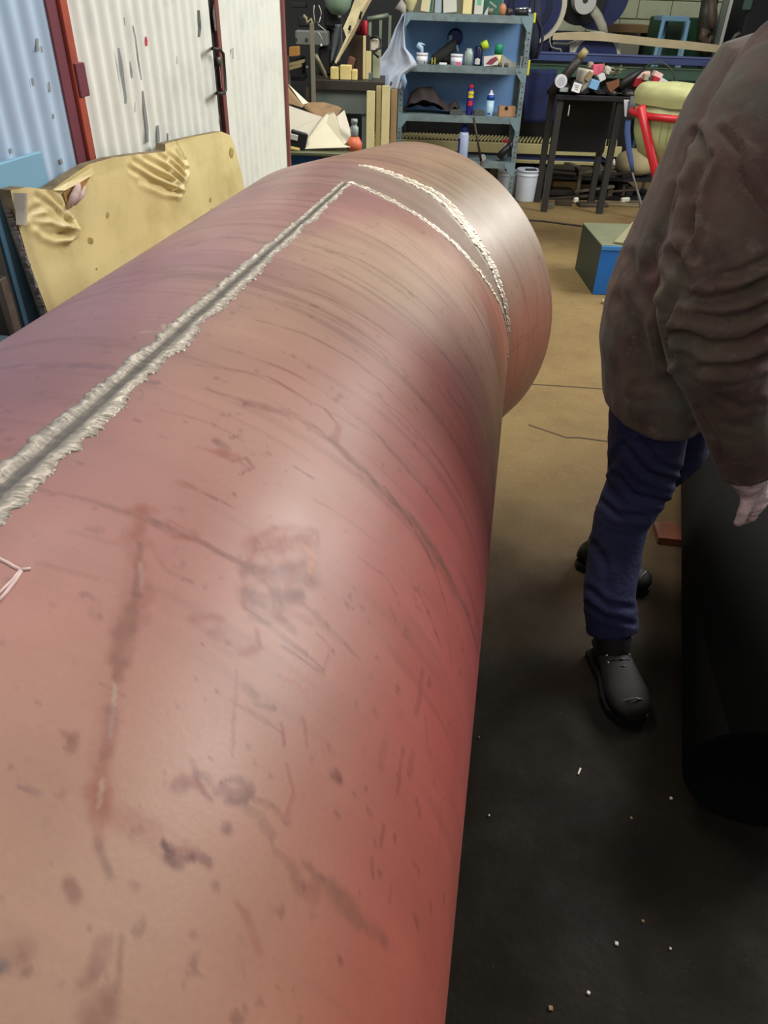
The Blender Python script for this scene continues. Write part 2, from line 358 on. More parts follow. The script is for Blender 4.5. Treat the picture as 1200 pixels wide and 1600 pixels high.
# torn flap and pinkish rag showing in the left dent, frayed edge down the left side
def sp(px, py, off): y, z = sheet_pt(px, py); return PF(pl_x(z)+.02+off, y, z)
mb = MB(); mb.add([sp(66,296,.012), sp(88,283,.014), sp(126,260,.014), sp(128,270,.018), sp(104,284,.02), sp(80,296,.02)], [(0,1,2,3,4,5)])
mb.add([sp(66,296,.006), sp(88,283,.006), sp(126,260,.006), sp(128,270,.006), sp(104,284,.006), sp(80,296,.006)], [(5,4,3,2,1,0)]); mb.build('torn_flap', sheet_material(), parent=sheet)
mb = MB(); mb.add([sp(82,300,.012), sp(98,288,.010), sp(116,272,.010), sp(124,276,.013), sp(108,296,.02), sp(92,322,.013), sp(86,314,.012)], [(0,1,2,3,4,5,6)]); mb.build('torn_core', mat('torn_core', (150, 110, 62), .9, var=.5, scale=40), parent=sheet)
mb = MB(); mb.tube([sp(88,322,.016), sp(93,306,.024), sp(98,296,.022), sp(103,286,.018)], [.006,.013,.011,.006], 7); mb.tube([sp(95,318,.02), sp(104,303,.026), sp(112,290,.02)], [.004,.008,.003], 6)
mb.build('foam_scrap', mat('grey_pink_foam', (190, 165, 160), .9, var=.2, scale=30), parent=sheet)
mb = MB()
for t in np.linspace(0, 1, 26):
    y0 = sheet_pt(8+t*60, 330+t*170); q = PF(pl_x(y0[1])+.006, y0[0]+.004, y0[1]); mb.box(q, (.014, RNG.uniform(.004, .012), RNG.uniform(.006, .018)), rotz(RNG.uniform(-.6,.6))@rotx(RNG.uniform(-.5,.5)), .001)
mb.build('frayed_edge', mat('fray', (120, 112, 108), .9, var=.5, scale=60), parent=sheet)
mb = MB(); mb.grid(lambda u, v: PF(pl_x(1.1)+.018+.028*math.sin(math.pi*v)*(1-.4*u), *(np.array(sheet_pt(2+14*v+8*u, 300+50*u))+0)), 10, 8); mb.build('torn_corner', mat('pale_torn', (205, 196, 178), .8, var=.15, scale=25), parent=sheet)
# brown stains lying on the vinyl
stm = mat('brown_stain', (160, 138, 78), .6, var=.3, scale=30)
for (px, py, a, b_) in ((133, 375, 5, 7), (177, 427, 5, 2.5), (326, 330, 2, 6), (323, 312, 2, 4), (140, 419, 2, 2), (162, 335, 2.5, 5), (352, 238, 3.5, 10), (347, 320, 2.5, 2)):
    mb = MB(); k = 12; c0 = [sp(px+a*math.cos(t)*RNG.uniform(.6, 1.1), py+b_*math.sin(t)*RNG.uniform(.6, 1.1), .0072+foldh(*[np.array([q]) for q in sheet_pt(px, py)])[0]+.006*math.sin(sheet_pt(px, py)[0]*9+sheet_pt(px, py)[1]*4)+.004*math.sin(sheet_pt(px, py)[1]*17+sheet_pt(px, py)[0]*3)-.0055) for t in np.arange(k)*2*math.pi/k]
    mb.add(c0, [tuple(range(k))]); mb.build('stain', stm, parent=sheet)

# things standing in the corner left of the yellow sheet
mb = MB(); pfbox(mb, -1.225, -1.14, 1.44, 1.505, 0, 1.2, .01); mb.build('steel_box_section', mat('black_grease', (34, 32, 28), .7, var=.3, dirt=(80, 74, 66), dirt_amt=.4, dscale=12), label='tall greasy black steel section standing left of the yellow board', cat='steel section')
mb = MB(); mb.box(PF(-1.10, 1.42, .56), (.006, .026, 1.12), rotz(-YAW), .001); mb.box(PF(-1.115, 1.431, .56), (.03, .004, 1.12), rotz(-YAW), .001)
mb.build('angle_iron', mat('rusty_angle', (92, 80, 70), .7, .3, var=.4, scale=20), label='rusty angle iron upright at the far left edge beside the pipe', cat='steel bar')
mb = MB(); pfbox(mb, -1.2, -1.07, 1.2, 1.395, 0, 1.0, .01); mb.build('steel_cabinet', mat('slate_paint', (74, 92, 100), .5, var=.1), label='slate grey metal cabinet corner at the left edge above the pipe', cat='cabinet')

# ------------------------------------------------------------------ the pipe
PR, AX, AZ, JY = .5, -.466, .792, 2.03
BEND = math.radians(22.4); TM = math.tan(BEND/2); L2 = .427
def ring_dir(th): return math.sin(th), math.cos(th)
def mitre_y(th): return JY-TM*PR*math.sin(th)
def surf(s, th, h=0.0):
    """point of the pipe surface in the pipe frame: s runs along the run, past the mitre onto the turned end piece"""
    x, z = ring_dir(th); m = mitre_y(th); r = PR+h
    if s <= m: return np.array([AX+r*x, s, AZ+r*z])
    q = np.array([AX+r*x, JY-TM*r*x, AZ+r*z]); e = s-m
    return q+e*np.array([math.sin(BEND), math.cos(BEND), 0])
def surfW(s, th, h=0.0): q = surf(s, th, h); return PF(*q)
def pipehit(px, py):                               # sight line meets the straight run -> (s, theta)
    d = toP(ray(px, py)); o = np.array([0-AX, 0, CAM_H-AZ])
    a = d[0]**2+d[2]**2; b = o[0]*d[0]+o[2]*d[2]; c = o[0]**2+o[2]**2-PR**2; D = max(b*b-a*c, 0)
    t = (-b-math.sqrt(D))/a; P = np.array([0,0,CAM_H])+t*d
    s, th = P[1], math.atan2(P[0]-AX, P[2]-AZ)
    if s > mitre_y(th):                            # on the turned piece
        ca, sa = math.cos(BEND), math.sin(BEND)
        def T(v): return np.array([v[0]*ca-v[1]*sa, v[0]*sa+v[1]*ca, v[2]])
        d2 = T(d); o2 = T(np.array([-AX, -JY, CAM_H-AZ]))
        a = d2[0]**2+d2[2]**2; b = o2[0]*d2[0]+o2[2]*d2[2]; c = o2[0]**2+o2[2]**2-PR**2; D = max(b*b-a*c, 0)
        t = (-b-math.sqrt(D))/a; Q = o2+t*d2; th = math.atan2(Q[0], Q[2]); s = mitre_y(th)+Q[1]-TM*PR*math.sin(th)
    return s, th
def smooth_noise(s, a, fs, fa, seed):              # value noise on the unrolled surface
    r = np.random.default_rng(seed); T = r.random((64, 64)); u = s*fs; v = a*fa; i = np.floor(u).astype(int); j = np.floor(v).astype(int); x = u-i; y = v-j; x = x*x*(3-2*x); y = y*y*(3-2*y)
    g = lambda p, q: T[p % 64, q % 64]
    return (g(i, j)*(1-x)+g(i+1, j)*x)*(1-y)+(g(i, j+1)*(1-x)+g(i+1, j+1)*x)*y
def fbm(s, a, fs, fa, seed, n=4): return sum(smooth_noise(s, a, fs*2**k, fa*2**k, seed+k)*.5**k for k in range(n))/sum(.5**k for k in range(n))
def surfN(s, a):                                   # vectorised surf -> world points; a in radians
    x = np.sin(a); z = np.cos(a); m = JY-TM*PR*x; e = np.maximum(s-m, 0)
    X = AX+PR*x+e*math.sin(BEND); Y = np.where(s <= m, s, m+e*math.cos(BEND)); Zc = AZ+PR*z
    return np.stack([X*cY+Y*sY, -X*sY+Y*cY, Zc], -1)
def npmesh(name, V, Q, smooth=True, cols=None):
    me = bpy.data.meshes.new(name); me.vertices.add(len(V)); me.vertices.foreach_set('co', np.ascontiguousarray(V, dtype=np.float32).ravel())
    me.loops.add(len(Q)*4); me.loops.foreach_set('vertex_index', np.ascontiguousarray(Q, dtype=np.int32).ravel())
    me.polygons.add(len(Q)); me.polygons.foreach_set('loop_start', np.arange(len(Q), dtype=np.int32)*4)
    me.polygons.foreach_set('use_smooth', np.ones(len(Q), dtype=bool) if smooth else np.zeros(len(Q), dtype=bool)); me.update(calc_edges=True)
    if cols is not None:
        at = me.color_attributes.new('paint', 'FLOAT_COLOR', 'POINT'); at.data.foreach_set('color', np.ascontiguousarray(cols, dtype=np.float32).ravel())
    return me
def quads(nu, nv, off=0):
    i, j = np.meshgrid(np.arange(nu-1), np.arange(nv-1), indexing='ij'); k = off+i*nv+j
    return np.stack([k, k+1, k+nv+1, k+nv], -1).reshape(-1, 4)
def rgb(c): return np.array(lin(c))
W1 = [pipehit(*q) for q in [(480,287),(545,285),(590,303),(640,330),(700,372),(740,413),(765,447),(783,480),(793,520),(796,570)]]
W2 = [pipehit(*q) for q in [(500,254),(560,258),(600,268),(640,284),(680,303),(720,342),(748,380),(770,418),(786,465),(795,520)]]
W1t = np.array([a for s, a in W1]); W1s = np.array([s for s, a in W1]); W2t = np.array([a for s, a in W2]); W2s = np.array([s for s, a in W2])
o1 = np.argsort(W1t); W1t, W1s = W1t[o1], W1s[o1]; o2 = np.argsort(W2t); W2t, W2s = W2t[o2], W2s[o2]
SE = [pipehit(*q) for q in [(0,770),(130,655),(320,484),(540,287)]]
SEs = np.array([q[0] for q in SE]); SEt = np.array([q[1] for q in SE])
def seam_th(s): return np.interp(s, SEs, SEt)
# primer hues by place, some lightened or darkened to offset lamp falloff and sheen
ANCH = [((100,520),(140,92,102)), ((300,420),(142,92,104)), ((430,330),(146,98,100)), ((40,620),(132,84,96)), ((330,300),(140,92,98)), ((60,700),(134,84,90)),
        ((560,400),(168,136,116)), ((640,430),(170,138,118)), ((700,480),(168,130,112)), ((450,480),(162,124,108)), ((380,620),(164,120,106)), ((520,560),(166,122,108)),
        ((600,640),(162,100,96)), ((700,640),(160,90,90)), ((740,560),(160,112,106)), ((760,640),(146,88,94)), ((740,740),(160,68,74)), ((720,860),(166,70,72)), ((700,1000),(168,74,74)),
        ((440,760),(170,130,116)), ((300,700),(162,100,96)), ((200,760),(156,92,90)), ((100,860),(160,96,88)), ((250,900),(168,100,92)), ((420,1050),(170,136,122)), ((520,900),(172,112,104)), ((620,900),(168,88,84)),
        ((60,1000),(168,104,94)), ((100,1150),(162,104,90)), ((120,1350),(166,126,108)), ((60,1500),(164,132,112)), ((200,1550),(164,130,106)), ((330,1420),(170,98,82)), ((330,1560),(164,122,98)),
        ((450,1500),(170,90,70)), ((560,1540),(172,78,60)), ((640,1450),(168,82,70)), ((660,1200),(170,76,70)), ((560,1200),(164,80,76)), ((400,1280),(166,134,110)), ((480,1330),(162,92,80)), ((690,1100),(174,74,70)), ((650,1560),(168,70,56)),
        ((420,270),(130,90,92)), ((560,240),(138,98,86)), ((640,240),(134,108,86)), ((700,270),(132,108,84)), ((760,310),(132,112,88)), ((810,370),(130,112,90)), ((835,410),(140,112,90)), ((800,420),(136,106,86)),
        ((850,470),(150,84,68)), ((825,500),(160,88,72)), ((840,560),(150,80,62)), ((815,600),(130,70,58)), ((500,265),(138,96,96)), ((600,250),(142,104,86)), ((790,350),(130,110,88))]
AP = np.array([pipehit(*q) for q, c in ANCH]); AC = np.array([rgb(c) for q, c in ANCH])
def strokes(s, al, lst):
    """deposit lines on the unrolled plate; every stroke = photo measured polyline, half width (m), colour, strength, raggedness"""
    for k, (pts, w, c, amt, rag) in enumerate(lst):
        P = np.array([pipehit(*q) for q in pts]); P[:, 1] *= PR
        pad = w*4+.02
        m = (s > P[:, 0].min()-pad) & (s < P[:, 0].max()+pad) & (al > P[:, 1].min()-pad) & (al < P[:, 1].max()+pad)
        if not m.any(): continue
        S_, A_ = s[m], al[m]
        S2 = S_+(fbm(S_, A_, 40, 40, 300+k)-.5)*rag; A2 = A_+(fbm(S_, A_, 40, 40, 500+k)-.5)*rag
        best = np.full(S_.shape, 9.0)
        if len(P) == 1: best = np.hypot(S2-P[0, 0], A2-P[0, 1])
        for i in range(len(P)-1):
            d = P[i+1]-P[i]; t = np.clip(((S2-P[i, 0])*d[0]+(A2-P[i, 1])*d[1])/(d@d+1e-12), 0, 1)
            tw = math.sin(math.pi*min(max((i+.5)/(len(P)-1), .15), .85))
            best = np.minimum(best, np.hypot(S2-P[i, 0]-t*d[0], A2-P[i, 1]-t*d[1])/max(tw, .5))
        w_ = w*(.55 if len(P) == 1 else 1.0); f = np.clip(1.35-best/w_, 0, 1); f = f*f*(3-2*f)
        n = fbm(S_, A_, 70, 70, 700+k, 3); f = f*amt*(.6 if min(q[0] for q in pts) > 555 and min(q[1] for q in pts) > 880 else .9)*np.clip(.45+1.5*(n-.25), .15, 1.1)
        yield m, np.clip(f, 0, 1), rgb(c)
DK = (112,64,56); GN = (114,80,66); RU = (138,62,44); BK = (88,46,40); MV = (104,68,84)
STROKES = [
 ([(487,385),(560,405),(620,440),(690,505),(715,530)], .0035, DK, .6, .004), ([(430,445),(500,460),(560,490),(620,530),(670,570)], .0035, DK, .65, .005), ([(400,500),(470,520),(540,555),(600,600),(650,650)], .004, DK, .55, .006),
 ([(445,470),(520,500),(600,555),(640,590)], .005, DK, .35, .008), ([(400,560),(440,575),(475,592)], .0035, DK, .6, .003), ([(350,575),(420,590),(480,625),(560,670)], .0035, DK, .6, .004), ([(325,608),(390,630),(460,650),(520,690)], .008, DK, .5, .012),
 ([(300,570),(380,580),(430,600)], .003, DK, .3, .004), ([(250,640),(330,660),(380,690)], .003, DK, .3, .006), ([(520,690),(560,730),(620,790),(660,830),(690,880),(715,930),(740,990),(752,1040)], .011, GN, .75, .014), ([(480,670),(530,700),(580,750),(640,820)], .009, DK, .5, .014),
 ([(600,760),(650,830),(680,890),(700,960)], .005, BK, .45, .006), ([(510,640),(530,665),(520,690),(545,715)], .006, RU, .7, .01), ([(540,640),(590,680),(640,740),(690,800)], .004, DK, .45, .006), ([(560,600),(640,660),(700,740)], .005, DK, .3, .01),
 ([(600,470),(680,540),(740,620),(765,690)], .006, (90,70,92), .5, .02), ([(700,610),(735,665),(752,720)], .010, (104,66,88), .45, .03), ([(560,340),(640,380),(700,440),(740,500)], .003, DK, .35, .004), ([(640,395),(690,440),(720,480)], .0025, DK, .35, .003),
 ([(60,765),(130,780),(200,802),(260,830)], .004, DK, .5, .005), ([(235,812),(300,842),(380,882)], .006, DK, .7, .006), ([(110,830),(180,850)], .003, DK, .4, .004), ([(150,905),(60,880)], .003, DK, .3, .004), ([(260,890),(300,910)], .003, DK, .5, .003),
 ([(310,700),(340,705),(370,715),(392,735)], .007, RU, .55, .014), ([(340,690),(352,700)], .006, BK, .6, .006), ([(360,720),(385,715),(395,730),(375,742)], .003, DK, .6, .005), ([(285,750),(305,765),(340,780),(370,795)], .0025, DK, .55, .004), ([(275,752),(300,760)], .006, RU, .4, .008), ([(366,772)], .005, BK, .7, .004),
 ([(460,730),(490,748)], .002, BK, .6, .002), ([(490,780),(540,810),(590,850)], .003, DK, .3, .006), ([(360,685),(375,680)], .002, DK, .6, .002), ([(260,810),(300,830),(310,845),(270,835),(262,815)], .004, RU, .45, .01),
 # the rust coloured patch
 ([(385,880),(400,845),(430,825),(470,825),(498,830),(500,850)], .006, RU, .6, .012), ([(400,855),(440,850),(485,850)], .020, (142,70,50), .85, .02), ([(395,895),(430,900),(478,895)], .024, (118,58,48), .95, .022), ([(390,930),(425,940),(470,935)], .018, (112,58,50), .85, .02), ([(395,960),(430,970),(460,985)], .010, DK, .7, .02), ([(345,990),(330,1000),(360,1020)], .006, DK, .5, .02), ([(300,960),(345,970)], .005, RU, .5, .014), ([(470,850),(490,870),(485,895)], .005, (200,130,70), .6, .008),
 ([(380,880),(378,920),(380,950)], .004, RU, .6, .008), ([(430,835),(455,832)], .005, (190,120,80), .4, .006), ([(385,955),(420,975),(450,1000),(480,1020),(505,1045)], .004, DK, .65, .008), ([(455,930),(490,960),(530,1000),(560,1030)], .006, DK, .5, .008), ([(440,1010),(470,1030),(500,1050)], .0025, BK, .6, .003),
 ([(300,965),(340,985),(370,1005)], .008, RU, .3, .02), ([(375,1020),(400,1015)], .005, RU, .7, .006), ([(400,985),(405,1010)], .003, RU, .6, .004), ([(495,990),(515,1010),(505,1060)], .002, RU, .5, .004),
 ([(355,1005)], .006, BK, .6, .004), ([(315,1008)], .003, BK, .6, .002), ([(520,1018)], .005, BK, .6, .004), ([(552,952)], .004, BK, .5, .003), ([(612,955),(618,968)], .003, BK, .6, .003), ([(650,960)], .005, DK, .5, .005), ([(580,975)], .007, DK, .3, .01),
 # the long run of rust and the scratch
 ([(400,840),(420,870),(405,900),(430,930),(415,960)], .004, RU, .6, .02), ([(450,835),(445,870),(465,890),(450,920),(480,950)], .004, (150,80,56), .6, .02), ([(480,835),(470,860),(492,880),(478,910)], .004, (152,92,60), .6, .02), ([(388,865),(440,845),(495,835)], .003, RU, .6, .012), ([(385,915),(440,880),(490,870)], .003, (160,96,70), .5, .012), ([(430,965),(460,960),(480,970)], .008, RU, .5, .014), ([(205,800),(240,800)], .006, RU, .4, .01), ([(222,795),(216,880),(205,950),(185,1030)], .016, (138,76,60), .38, .03), ([(178,1090),(165,1180),(155,1270)], .013, (140,80,62), .35, .02),
 ([(222,790),(221,820),(220,850)], .009, RU, .75, .012), ([(220,850),(216,900),(212,930)], .005, DK, .6, .006), ([(195,830),(200,850),(215,880)], .010, RU, .3, .02), ([(240,850),(245,870),(255,885)], .004, RU, .4, .008), ([(212,930),(205,960),(195,1000),(186,1040),(180,1065)], .010, (120,70,56), .7, .014),
 ([(225,910),(235,930),(225,945)], .008, RU, .35, .02), ([(180,1070),(176,1120),(172,1150)], .0022, (172,150,136), .8, .001), ([(172,1110),(172,1150),(165,1180)], .007, DK, .5, .008), ([(165,1165),(162,1200),(158,1240),(152,1280),(150,1310)], .008, RU, .5, .014),
 ([(160,1220),(155,1260)], .0018, (176,150,132), .7, .001), ([(150,1310),(160,1345),(172,1375)], .004, GN, .6, .006), ([(145,1240),(180,1260),(250,1310),(300,1320)], .010, RU, .3, .025), ([(219,880),(221,915)], .002, (170,136,122), .6, .001),
 # smears lower down
 ([(250,1320),(265,1335),(280,1345),(300,1340)], .006, (92,34,28), 1.0, .010), ([(270,1230),(290,1225),(312,1222),(330,1240)], .005, RU, .7, .014), ([(340,1225),(370,1220),(390,1230),(380,1250),(350,1255)], .005, DK, .8, .014), ([(395,1240),(430,1260),(450,1290)], .004, DK, .5, .014), ([(285,1325),(310,1335),(325,1345)], .005, (104,48,40), .7, .008), ([(300,1190),(310,1220),(325,1245)], .004, DK, .7, .008), ([(340,1230),(360,1240),(385,1235)], .008, DK, .65, .014), ([(355,1295)], .009, BK, .7, .005), ([(275,1232),(285,1228)], .006, DK, .65, .006),
 ([(310,1210),(325,1215),(330,1225)], .005, DK, .6, .006), ([(365,1250),(395,1275),(420,1310)], .008, GN, .45, .02), ([(330,1185)], .004, BK, .55, .003), ([(398,1195)], .005, BK, .6, .004), ([(425,1215)], .005, DK, .6, .004), ([(258,1225)], .005, DK, .5, .004), ([(340,1385)], .007, DK, .5, .006),
 ([(362,1095),(390,1110),(420,1130),(440,1145)], .003, (120,80,40), .75, .006), ([(440,1130),(445,1165)], .002, RU, .7, .003), ([(475,1120),(480,1165)], .002, RU, .6, .006), ([(440,1060),(460,1065),(470,1080)], .002, (170,100,60), .6, .008), ([(385,1073),(398,1088)], .005, BK, .6, .005), ([(400,1100),(430,1105)], .003, BK, .5, .004),
 ([(340,1080)], .004, BK, .65, .003), ([(320,1092)], .002, BK, .6, .002), ([(383,1040)], .002, BK, .6, .002), ([(305,1060)], .002, BK, .6, .002), ([(365,1100),(362,1180)], .0015, DK, .5, .002), ([(370,1050),(365,1170)], .0015, DK, .4, .002),
 ([(450,1200),(460,1240),(450,1275)], .004, RU, .35, .01), ([(520,1212),(532,1222)], .004, BK, .6, .004), ([(480,1350),(520,1400),(560,1430),(600,1470)], .012, GN, .5, .025), ([(430,1330),(470,1380),(500,1400)], .010, DK, .35, .03), ([(370,1410),(400,1480)], .004, RU, .4, .012),
 ([(110,1155),(100,1145)], .003, DK, .6, .004), ([(60,1100)], .004, DK, .5, .003), ([(108,1160),(115,1150),(112,1170),(104,1168)], .004, DK, .5, .003), ([(20,1200)], .004, DK, .5, .004), ([(110,1380),(118,1400)], .005, DK, .6, .005), ([(210,1385)], .007, DK, .5, .006), ([(80,1350)], .003, DK, .5, .003), ([(140,1450)], .003, DK, .5, .003),
 ([(160,1475),(150,1510),(135,1530)], .008, DK, .6, .01), ([(190,1460),(188,1500),(185,1550)], .003, GN, .5, .008), ([(150,1585),(165,1570)], .010, DK, .6, .008), ([(0,1500),(20,1495),(40,1490)], .014, DK, .4, .014), ([(2,1510)], .008, (80,80,84), .6, .004), ([(30,1230),(60,1240)], .002, MV, .5, .003), ([(280,1100)], .004, DK, .4, .01), ([(25,1075)], .003, DK, .5, .003),
 ([(660,1050),(655,1090),(650,1110)], .008, (110,60,64), .5, .01), ([(630,1170),(625,1200),(620,1240)], .004, BK, .5, .008), ([(600,1150),(598,1200)], .006, DK, .4, .01), ([(590,1120),(585,1110)], .004, DK, .5, .004), ([(645,1180),(640,1210)], .006, BK, .45, .008), ([(600,1290),(594,1320)], .003, BK, .5, .004), ([(580,1340),(582,1370)], .003, BK, .5, .004), ([(530,1215),(525,1205)], .004, DK, .6, .004), ([(575,1265),(580,1275)], .003, DK, .5, .003), ([(612,1385),(608,1410)], .003, BK, .45, .004),
 ([(640,900),(670,960),(690,1010)], .004, DK, .4, .008), ([(560,870),(600,900),(620,930)], .0025, DK, .4, .004), ([(700,1000),(705,1040)], .004, DK, .4, .006), ([(665,1120),(670,1180)], .003, DK, .35, .006), ([(715,1150),(712,1220)], .003, DK, .35, .005), ([(690,1250),(685,1330)], .003, DK, .3, .006),
 # left flank
 ([(0,575),(80,570),(160,575),(250,600)], .010, (92,64,80), .5, .02), ([(20,640),(90,620),(170,640)], .006, (110,74,88), .35, .02), ([(290,385),(350,370),(420,380),(450,385)], .010, (98,72,86), .5, .02), ([(200,450),(280,430),(350,430)], .008, (104,70,84), .35, .02), ([(120,470),(180,450)], .008, (104,70,84), .35, .02),
 ([(380,330),(440,330),(490,345)], .006, (104,74,84), .35, .01), ([(110,510),(200,500),(270,500)], .006, (170,110,112), .35, .02), ([(340,480),(330,495),(360,500),(378,470)], .006, (150,124,110), .45, .01),
 ([(222,519),(248,517),(258,524)], .005, (176,146,132), .7, .006), ([(255,508),(262,522)], .004, (190,170,150), .6, .004),
 # end piece
 ([(650,262),(690,275),(730,300),(755,330)], .003, (110,84,72), .4, .004), ([(700,260),(760,300),(800,350)], .006, (128,98,84), .3, .01), ([(760,330),(800,385),(820,430)], .006, (112,88,78), .45, .012), ([(740,330),(775,365),(800,410)], .004, (104,80,72), .4, .008), ([(790,390),(812,440),(822,500)], .006, (120,84,72), .35, .012), ([(838,440),(835,520),(820,590)], .005, (104,54,48), .4, .01), ([(846,440),(852,500),(842,560)], .004, (110,58,46), .4, .008), ([(818,450),(815,530),(802,590)], .005, (120,66,56), .35, .01),
 ([(780,400),(790,425)], .003, (90,72,64), .5, .004), ([(765,375),(772,392)], .003, (90,72,64), .5, .004), ([(430,275),(470,268),(520,262)], .002, DK, .5, .003), ([(345,310),(400,298),(480,288),(540,286)], .0028, (84,60,60), .75, .001), ([(505,287),(530,288)], .002, (200,180,160), .6, .002),
]
def paint(s, a):
    al = a*PR; base = np.zeros(s.shape+(3,)); wsum = np.zeros(s.shape)
    sj = s+(fbm(s, al, 5, 5, 11)-.5)*.16; aj = al+(fbm(s, al, 5, 5, 21)-.5)*.16
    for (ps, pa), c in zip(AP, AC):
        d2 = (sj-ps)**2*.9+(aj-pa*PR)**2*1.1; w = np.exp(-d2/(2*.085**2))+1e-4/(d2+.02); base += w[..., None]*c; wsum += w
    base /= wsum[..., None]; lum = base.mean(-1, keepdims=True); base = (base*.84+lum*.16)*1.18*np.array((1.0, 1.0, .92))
    st = fbm(s, al, 26, 1.6, 31, 4)-.5; base *= (1+(.26 if False else 1)*np.clip(.10+.12*(s-.3), .08, .26)*st)[..., None]               # rolling streaks round the plate
    cl = fbm(s, al, 9, 9, 41, 5)-.5; base *= (1+.22*cl)[..., None]
    gr = np.clip((fbm(s, al, 60, 4, 51, 4)-.57)*5, 0, 1)*np.clip(.12+.35*(s-.3), .08, .42); base = base*(1-gr[..., None])+rgb((104,70,64))*gr[..., None]
    sp_ = np.clip((fbm(s, al, 75, 75, 61, 3)-.74)*9, 0, 1)*.4; base = base*(1-sp_[..., None])+rgb((96,56,50))*sp_[..., None]
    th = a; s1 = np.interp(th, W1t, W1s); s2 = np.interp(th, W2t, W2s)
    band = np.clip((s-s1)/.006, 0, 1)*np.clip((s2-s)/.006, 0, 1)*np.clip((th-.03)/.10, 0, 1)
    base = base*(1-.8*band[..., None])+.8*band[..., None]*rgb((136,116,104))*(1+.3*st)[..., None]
    sf = np.clip(1-np.abs(th-seam_th(s))*PR/.05, 0, 1)*np.clip((1.8-s)/.02, 0, 1); base = base*(1-.22*sf[..., None])+.22*sf[..., None]*rgb((136,110,104))
    for m, f, c in strokes(s, al, STROKES): base[m] = base[m]*(1-f[..., None])+c*f[..., None]
    return np.concatenate([base, np.ones(s.shape+(1,))], -1)
def primer_material():
    m = bpy.data.materials.new('red_primer_on_steel'); m.use_nodes = True; nt = m.node_tree; n = nt.nodes; L = nt.links; b = n['Principled BSDF']
    at = n.new('ShaderNodeVertexColor'); at.layer_name = 'paint'; tc = n.new('ShaderNodeTexCoord')
    nz = n.new('ShaderNodeTexNoise'); nz.inputs['Scale'].default_value = 220; nz.inputs['Detail'].default_value = 3; L.new(tc.outputs['Object'], nz.inputs['Vector'])
    mp = n.new('ShaderNodeMapRange'); mp.inputs[3].default_value = .93; mp.inputs[4].default_value = 1.07; L.new(nz.outputs['Fac'], mp.inputs[0])
    mx = n.new('ShaderNodeVectorMath'); mx.operation = 'SCALE'; L.new(at.outputs[0], mx.inputs[0]); L.new(mp.outputs[0], mx.inputs['Scale']); L.new(mx.outputs[0], b.inputs['Base Color'])
    n2 = n.new('ShaderNodeTexNoise'); n2.inputs['Scale'].default_value = 9; n2.inputs['Detail'].default_value = 6; L.new(tc.outputs['Object'], n2.inputs['Vector'])
    r = n.new('ShaderNodeMapRange'); r.inputs[1].default_value = .3; r.inputs[2].default_value = .7; r.inputs[3].default_value = .36; r.inputs[4].default_value = .47; L.new(n2.outputs['Fac'], r.inputs[0]); L.new(r.outputs[0], b.inputs['Roughness'])
    bp = n.new('ShaderNodeBump'); bp.inputs['Strength'].default_value = .025; bp.inputs['Distance'].default_value = .004; L.new(nz.outputs['Fac'], bp.inputs['Height']); L.new(bp.outputs[0], b.inputs['Normal'])
    b.inputs['Specular IOR Level'].default_value = .52
    return m
primer = primer_material()
pipe = thing('steel_pipe', PF(AX, .6, AZ-PR), 'huge red primed steel pipe filling the foreground, with a welded bent end', 'pipe')
def part(name, me, m, parent=pipe, label=None):
    me.transform(Matrix.Translation([-q for q in parent['_o']])); me.materials.append(m); o = bpy.data.objects.new(name, me); COL.objects.link(o); o.parent = parent; o['_o'] = parent['_o']
    if label: o['label'] = label
    return o
# straight run: fine where it is seen close up, coarse elsewhere; one mesh with its inner wall
T0, T1 = math.radians(-72), math.radians(100)
nth, ns = 560, 760
A = np.linspace(T0, T1, nth)[None, :]; t = np.linspace(0, 1, ns)[:, None]
Sg = .02+(mitre_y(0)*0+(JY-TM*PR*np.sin(A))-.02)*t**1.12; Ag = np.broadcast_to(A, Sg.shape)
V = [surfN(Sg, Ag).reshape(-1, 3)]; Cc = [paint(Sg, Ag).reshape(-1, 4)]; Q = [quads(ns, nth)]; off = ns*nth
def addgrid(Sx, Ax, r=None, flip=False, col=None):
    global off
    P = surfN(Sx, Ax)
    if r is not None:
        cx = surfN(Sx, Ax); ctr = np.stack([np.zeros_like(Sx)]*3, -1)
        x = np.sin(Ax); z = np.cos(Ax); m_ = JY-TM*PR*x; e = np.maximum(Sx-m_, 0)
        d = np.stack([(-x)*np.where(e > 1e-6, math.cos(BEND), 1), np.where(e > 1e-6, math.sin(BEND)*x, 0), -z], -1)
        d = np.stack([d[..., 0]*cY+d[..., 1]*sY, -d[..., 0]*sY+d[..., 1]*cY, d[..., 2]], -1); P = P+d*r
    V.append(P.reshape(-1, 3)); q = quads(*Sx.shape, off); Q.append(q[:, ::-1] if flip else q); off += Sx.size
    Cc.append((paint(Sx, Ax) if col is None else np.broadcast_to(np.array([*rgb(col), 1.0]), Sx.shape+(4,))).reshape(-1, 4))
A2 = np.linspace(T1, T0+2*math.pi, 90)[None, :]; t2 = np.linspace(0, 1, 60)[:, None]
addgrid(.02+((JY-TM*PR*np.sin(A2))-.02)*t2, np.broadcast_to(A2, (60, 90)))
A3 = np.linspace(0, 2*math.pi, 181)[None, :]; addgrid(np.broadcast_to(np.linspace(-1.1, .02, 60)[:, None], (60, 181)), np.broadcast_to(A3, (60, 181)))
A4 = np.linspace(0, 2*math.pi, 97)[None, :]
addgrid(-1.1+((JY-TM*PR*np.sin(A4))+1.1)*np.linspace(0, 1, 24)[:, None], np.broadcast_to(A4, (24, 97)), r=.011, flip=True, col=(92,60,54))
